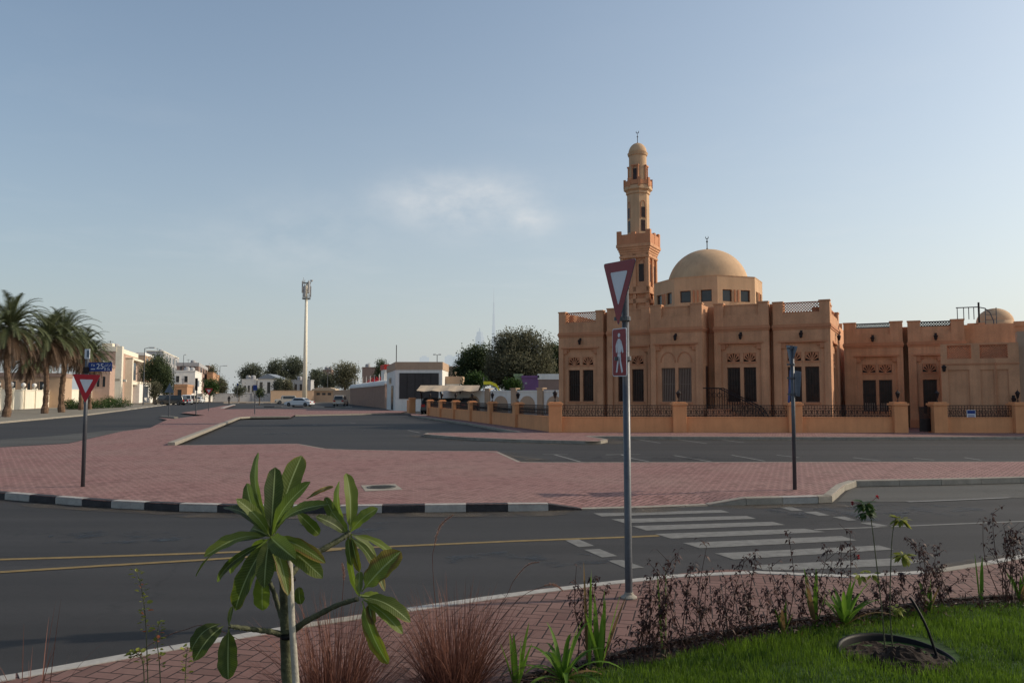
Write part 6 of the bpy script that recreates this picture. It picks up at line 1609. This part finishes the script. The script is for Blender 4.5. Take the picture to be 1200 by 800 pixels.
# ---- strap-leaved green plants
def strap(label, px, py, n, L0, L1, seed, w=.03, spread=1.0, up=.0, tl=(.2, .8), name='strap_leaf_plant'):
    b = G(px, py, .15); t = thing(name, label, 'plant', b); rng = random.Random(seed); mb = MB()
    for k in range(n):
        a = k * 2.4 + rng.uniform(-.3, .3); th = (.12 + .95 * (k / n)) * spread; L = rng.uniform(L0, L1); d = Vector((math.cos(a) * math.sin(th), math.sin(a) * math.sin(th), math.cos(th))); sd = Vector((-math.sin(a), math.cos(a), 0)); p = Vector((math.cos(a) * .012, math.sin(a) * .012, .01)); vs = []; mb_t = rng.uniform(*tl) if k < n * .85 else .97
        o = len(mb.v)
        for i in range(9):
            s = i / 8; ww = w * .5 * (math.sin(math.pi * (.2 + .8 * s)) ** .8 + .05) if i < 8 else .0006; f = d.cross(sd)
            vs += [p - sd * ww, p - f * ww * .35, p + sd * ww]; d = (d + Vector((0, 0, -.10 * (1 + 2 * s))) * (1 - up)).normalized(); p = p + d * L / 8
        mb.t = mb_t; mb.add(vs, [q for i in range(8) for q in ((3 * i, 3 * i + 1, 3 * i + 4, 3 * i + 3), (3 * i + 1, 3 * i + 2, 3 * i + 5, 3 * i + 4))])
    mb.build('leaves', 'leaf_strap', t, smooth=True)
    mb = MB(); mb.tube([(0, 0, -.02), (0, 0, .05)], [.02, .015], 8); mb.build('stem', 'branch', t)
strap('arching green strap-leaved plant at the left corner of the lawn', 660, 797, 24, .26, .42, 1, .030, 1.1)
strap('upright bright strap-leaved plant beside the lawn corner', 703, 782, 9, .28, .48, 2, .036, .35, .8, (.5, .9))
strap('small upright green shoot plant left of the arching one', 605, 806, 7, .2, .36, 3, .03, .4, .7)
strap('green and yellow strap plant in the dark shrubs above the tree basin', 990, 733, 20, .24, .42, 4, .034, .8, .3, (.3, .95))
strap('upright green shoot plant among the shrubs below the crossing', 955, 733, 8, .25, .42, 5, .034, .35, .8, (.4, .9))
strap('short green leafy tuft left of the upright shoot plant', 918, 742, 8, .14, .24, 6, .032, .4, .6, (.2, .5))
strap('single yellow-green upright leaf tuft near the right-hand shrubs', 1150, 706, 4, .30, .46, 7, .024, .18, .9, (.5, .9))
strap('dark green tuft beside the black hose above the tree basin', 1088, 717, 9, .14, .26, 8, .03, .35, .6, (.15, .4))
strap('green tuft at the right edge of the lawn bed', 1197, 706, 8, .2, .3, 9, .03, .5, .6, (.2, .6))
strap('tall narrow yellow-tipped leaf shoot beside the near sign post', 690, 782, 3, .55, .66, 10, .024, .10, .95, (.8, .96))
strap('lone olive upright leaf shoot right of the near sign post', 778, 768, 2, .52, .58, 12, .024, .12, .95, (.2, .4))

# ---- tree basin with sapling
pb = G(1051, 771, .15); t = thing('tree_basin', 'round black plastic tree basin sunk in the lawn with a lump of brown soil', 'planter', pb)
mb = MB(); n = 48; r0 = .35; vs = []; fs = []
for k in range(n):
    a = 2 * math.pi * k / n; zt = .012 + .038 * math.cos(a - R(100)) ; c, s = math.cos(a), math.sin(a)
    for r, z in ((r0, -.03), (r0 + .004, zt - .004), (r0 + .012, zt), (r0 + .010, zt + .008), (r0 - .004, zt + .008), (r0 - .012, zt - .01), (r0 - .03, -.07)): vs.append((c * r, s * r, z))
for k in range(n):
    for j in range(6): a, b = k * 7 + j, ((k + 1) % n) * 7 + j; fs.append((a, b, b + 1, a + 1))
mb.add(vs, fs); mb.build('rim', 'blackplastic', t, smooth=True)
rng = random.Random(2); mb = MB(); NR, NT = 16, 40; vs = [(0, 0, .07)]
for i in range(1, NR + 1):
    for k in range(NT):
        a = 2 * math.pi * k / NT; r = .335 * i / NR; x, y = r * math.cos(a), r * math.sin(a); z = .010 + .085 * math.exp(-((x + .0) ** 2 + (y + .1) ** 2) / .022) + rng.gauss(0, .008) - .02 * (i == NR); vs.append((x, y, z))
fs = [(0, 1 + k, 1 + (k + 1) % NT) for k in range(NT)] + [(1 + (i - 1) * NT + k, 1 + i * NT + k, 1 + i * NT + (k + 1) % NT, 1 + (i - 1) * NT + (k + 1) % NT) for i in range(1, NR) for k in range(NT)]
mb.add(vs, fs); mb.build('soil', 'soil', t)
hs = thing('irrigation_hose', 'thin black hose leaning out of the tree basin towards the shrubs', 'hose', G(1100, 770, .16)); b = hs.location; D = b.y
mb = MB(); mb.tube(curve([Vector((0, 0, -.03)), P(1086, 735, D + .05) - b, P(1072, 708, D + .12) - b, P(1066, 700, D + .16) - b], 8), .009, 8); mb.build('hose', 'blackplastic', hs, smooth=True)
def sapling(label, bx, by, pxs, seed, heads, fl=True):
    b = G(bx, by, .17); D = b.y; t = thing('sapling', label, 'young tree', b); rng = random.Random(seed); mb = MB(); pts = curve([P(x, y, D) - b for x, y in pxs], 8); pts[0] = Vector((0, 0, -.02)); mb.t = .5; mb.tube(pts, [.005 - .003 * i / len(pts) for i in range(len(pts))], 7); mb.build('stem', 'branch', t)
    lf = MB()
    for hx, hy, n, L in heads:
        c = P(hx, hy, D) - b
        for k in range(n):
            a = rng.uniform(0, 6.28); d = Vector((math.cos(a), math.sin(a), rng.uniform(-1.1, .5))).normalized(); l = L * rng.uniform(.6, 1.1); s = d.cross(Vector((rng.gauss(0, .3), rng.gauss(0, .3), 1))).normalized() * l * .2; dn = Vector((0, 0, -l * .2)); p = c + d * .012
            lf.t = rng.uniform(.15, .9); lf.add([p, p + d * l * .35 + s, p + d * l * .7 + s * .8 + dn * .5, p + d * l + dn, p + d * l * .7 - s * .8 + dn * .5, p + d * l * .35 - s, p + d * l * .5 + dn * .1], [(0, 6, 1), (1, 6, 2), (2, 6, 3), (3, 6, 4), (4, 6, 5), (5, 6, 0)])
    lf.build('leaves', 'leaf_shoot' if seed == 2 else 'leaf_hedge', t)
    if fl:
        fm = MB()
        for hx, hy in fl:
            c = P(hx, hy, D) - b
            for k in range(26): a = Vector((rng.gauss(0, 1), rng.gauss(0, 1), rng.gauss(0, 1))).normalized(); s = a.cross(Vector((0, .3, 1))).normalized() * .005; fm.t = rng.random() * .5; fm.add([c, c + a * .008 + s, c + a * .018, c + a * .008 - s], [(0, 1, 2, 3)])
            fm.t = .1; fm.tube([c, P(1015, 592, D) - b], .0014, 4) if hy < 620 else None
        fm.build('flowers', 'leaf_red', t)
sapling('taller sapling in the tree basin with drooping green leaves and small red flowers', 1037, 760, [(1037, 760), (1034, 720), (1026, 650), (1021, 610), (1018, 592)], 1, [(1013, 590, 40, .085), (1014, 600, 24, .075)], [(1028, 582), (999, 589)])
sapling('shorter sapling in the tree basin with pale green leaf heads', 1046, 758, [(1046, 758), (1043, 715), (1044, 660), (1046, 625), (1050, 606)], 2, [(1055, 608, 30, .07), (1058, 650, 34, .075), (1022, 672, 16, .06), (1008, 673, 10, .06), (1052, 712, 22, .055)], [(1006, 652)])
# ================================================================== CAMERA, LIGHT, SKY
cd = bpy.data.cameras.new('camera'); cam = bpy.data.objects.new('camera', cd); COL.objects.link(cam); scene.camera = cam
cam.location = CAM; cam.rotation_euler = (R(90) + PH, 0, 0); cd.sensor_width = 36; cd.lens = F / 1200 * 36; cd.clip_start = .05; cd.clip_end = 40000
EL = R(29); AZ = math.atan2(.985, .17)
sd_ = Vector((math.sin(AZ) * math.cos(EL), math.cos(AZ) * math.cos(EL), math.sin(EL)))
ld = bpy.data.lights.new('sun', 'SUN'); ld.energy = 3.4; ld.angle = R(.6); ld.color = (1.0, .85, .66)
lo = bpy.data.objects.new('sun', ld); COL.objects.link(lo); lo.rotation_euler = (-sd_).to_track_quat('-Z', 'Y').to_euler(); lo.location = (30, 10, 40)
wd = bpy.data.worlds.new('World'); scene.world = wd; wd.use_nodes = True; t = T(wd.node_tree); bg = wd.node_tree.nodes['Background']
sky = t.n('ShaderNodeTexSky', sky_type='NISHITA'); sky.sun_disc = False; sky.sun_elevation = EL; sky.sun_rotation = AZ; sky.air_density = 1.0; sky.dust_density = 2.5; sky.ozone_density = 1.5
tc = t.n('ShaderNodeTexCoord').outputs['Generated']; sp = t.n('ShaderNodeSeparateXYZ'); t.l(tc, sp.inputs[0]); X_, Y_, Z_ = sp.outputs
rt = t.ramp(X_, -.6, .6, 0, 1)
HZ = t.m('POWER', 2.718, t.m('MULTIPLY', t.m('ABSOLUTE', Z_), t.m('SUBTRACT', t.m('MULTIPLY', rt, 2.0), 4.9)))
rt = t.ramp(X_, -.6, .6, 0, 1)
hcol = t.mix(rt, (3.45, 3.68, 3.78), (5.0, 5.15, 5.15))
base_ = t.mix(1.0, sky.outputs[0], (1.02, 1.07, 1.04), 'MULTIPLY'); base_ = t.mix(.12, base_, t.mix(rt, (1.25, 1.5, 1.75), (2.6, 2.85, 3.0)))
col = t.mix(t.m('MULTIPLY', HZ, .8), base_, hcol)
# thin clouds: projected on a high plane
zc = t.m('MAXIMUM', Z_, .02); cx_ = t.m('DIVIDE', X_, zc); cy_ = t.m('DIVIDE', Y_, zc); cb = t.n('ShaderNodeCombineXYZ'); t.l(cx_, cb.inputs[0]); t.l(cy_, cb.inputs[1])
n1 = t.noise(cb.outputs[0], 1.3, 9, .62); n2 = t.noise(cb.outputs[0], .22, 3, .5)
def blob(cx, cz, rx, rz):     # a soft patch of cloud in one direction of the sky
    u = t.m('DIVIDE', t.m('SUBTRACT', t.m('DIVIDE', X_, t.m('MAXIMUM', Y_, .01)), cx), rx); v = t.m('DIVIDE', t.m('SUBTRACT', t.m('DIVIDE', Z_, t.m('MAXIMUM', Y_, .01)), cz), rz)
    return t.m('MULTIPLY', t.m('POWER', 2.718, t.m('MULTIPLY', t.m('ADD', t.m('MULTIPLY', u, u), t.m('MULTIPLY', v, v)), -1.0)), t.m('GREATER_THAN', Y_, .1))
m1 = t.m('MAXIMUM', blob(-.06, .245, .10, .035), t.m('MAXIMUM', t.m('MULTIPLY', blob(.02, .225, .035, .025), .9), t.m('MULTIPLY', blob(-.27, .20, .12, .05), .35)))
n3v = t.n('ShaderNodeMapping'); n3v.inputs['Scale'].default_value = (1, 1, 1.8); t.l(tc, n3v.inputs[0]); n3 = t.noise(n3v.outputs[0], 11, 9, .6)
cl = t.m('MULTIPLY', m1, t.ramp(n3, .36, .72)); cl2 = t.m('MULTIPLY', t.ramp(n1, .5, .85, 0, .22), t.ramp(n2, .42, .62))
cl2 = t.m('MULTIPLY', cl2, t.ramp(Z_, .02, .15))
col = t.mix(t.m('ADD', t.m('MULTIPLY', cl, .8), cl2, clamp=True), col, (5.2, 5.25, 5.25))
t.l(col, bg.inputs[0]); bg.inputs[1].default_value = .15
scene.view_settings.view_transform = 'Standard'; scene.view_settings.look = 'None'; scene.view_settings.exposure = 0; scene.view_settings.gamma = 1
scene.render.engine = 'CYCLES'
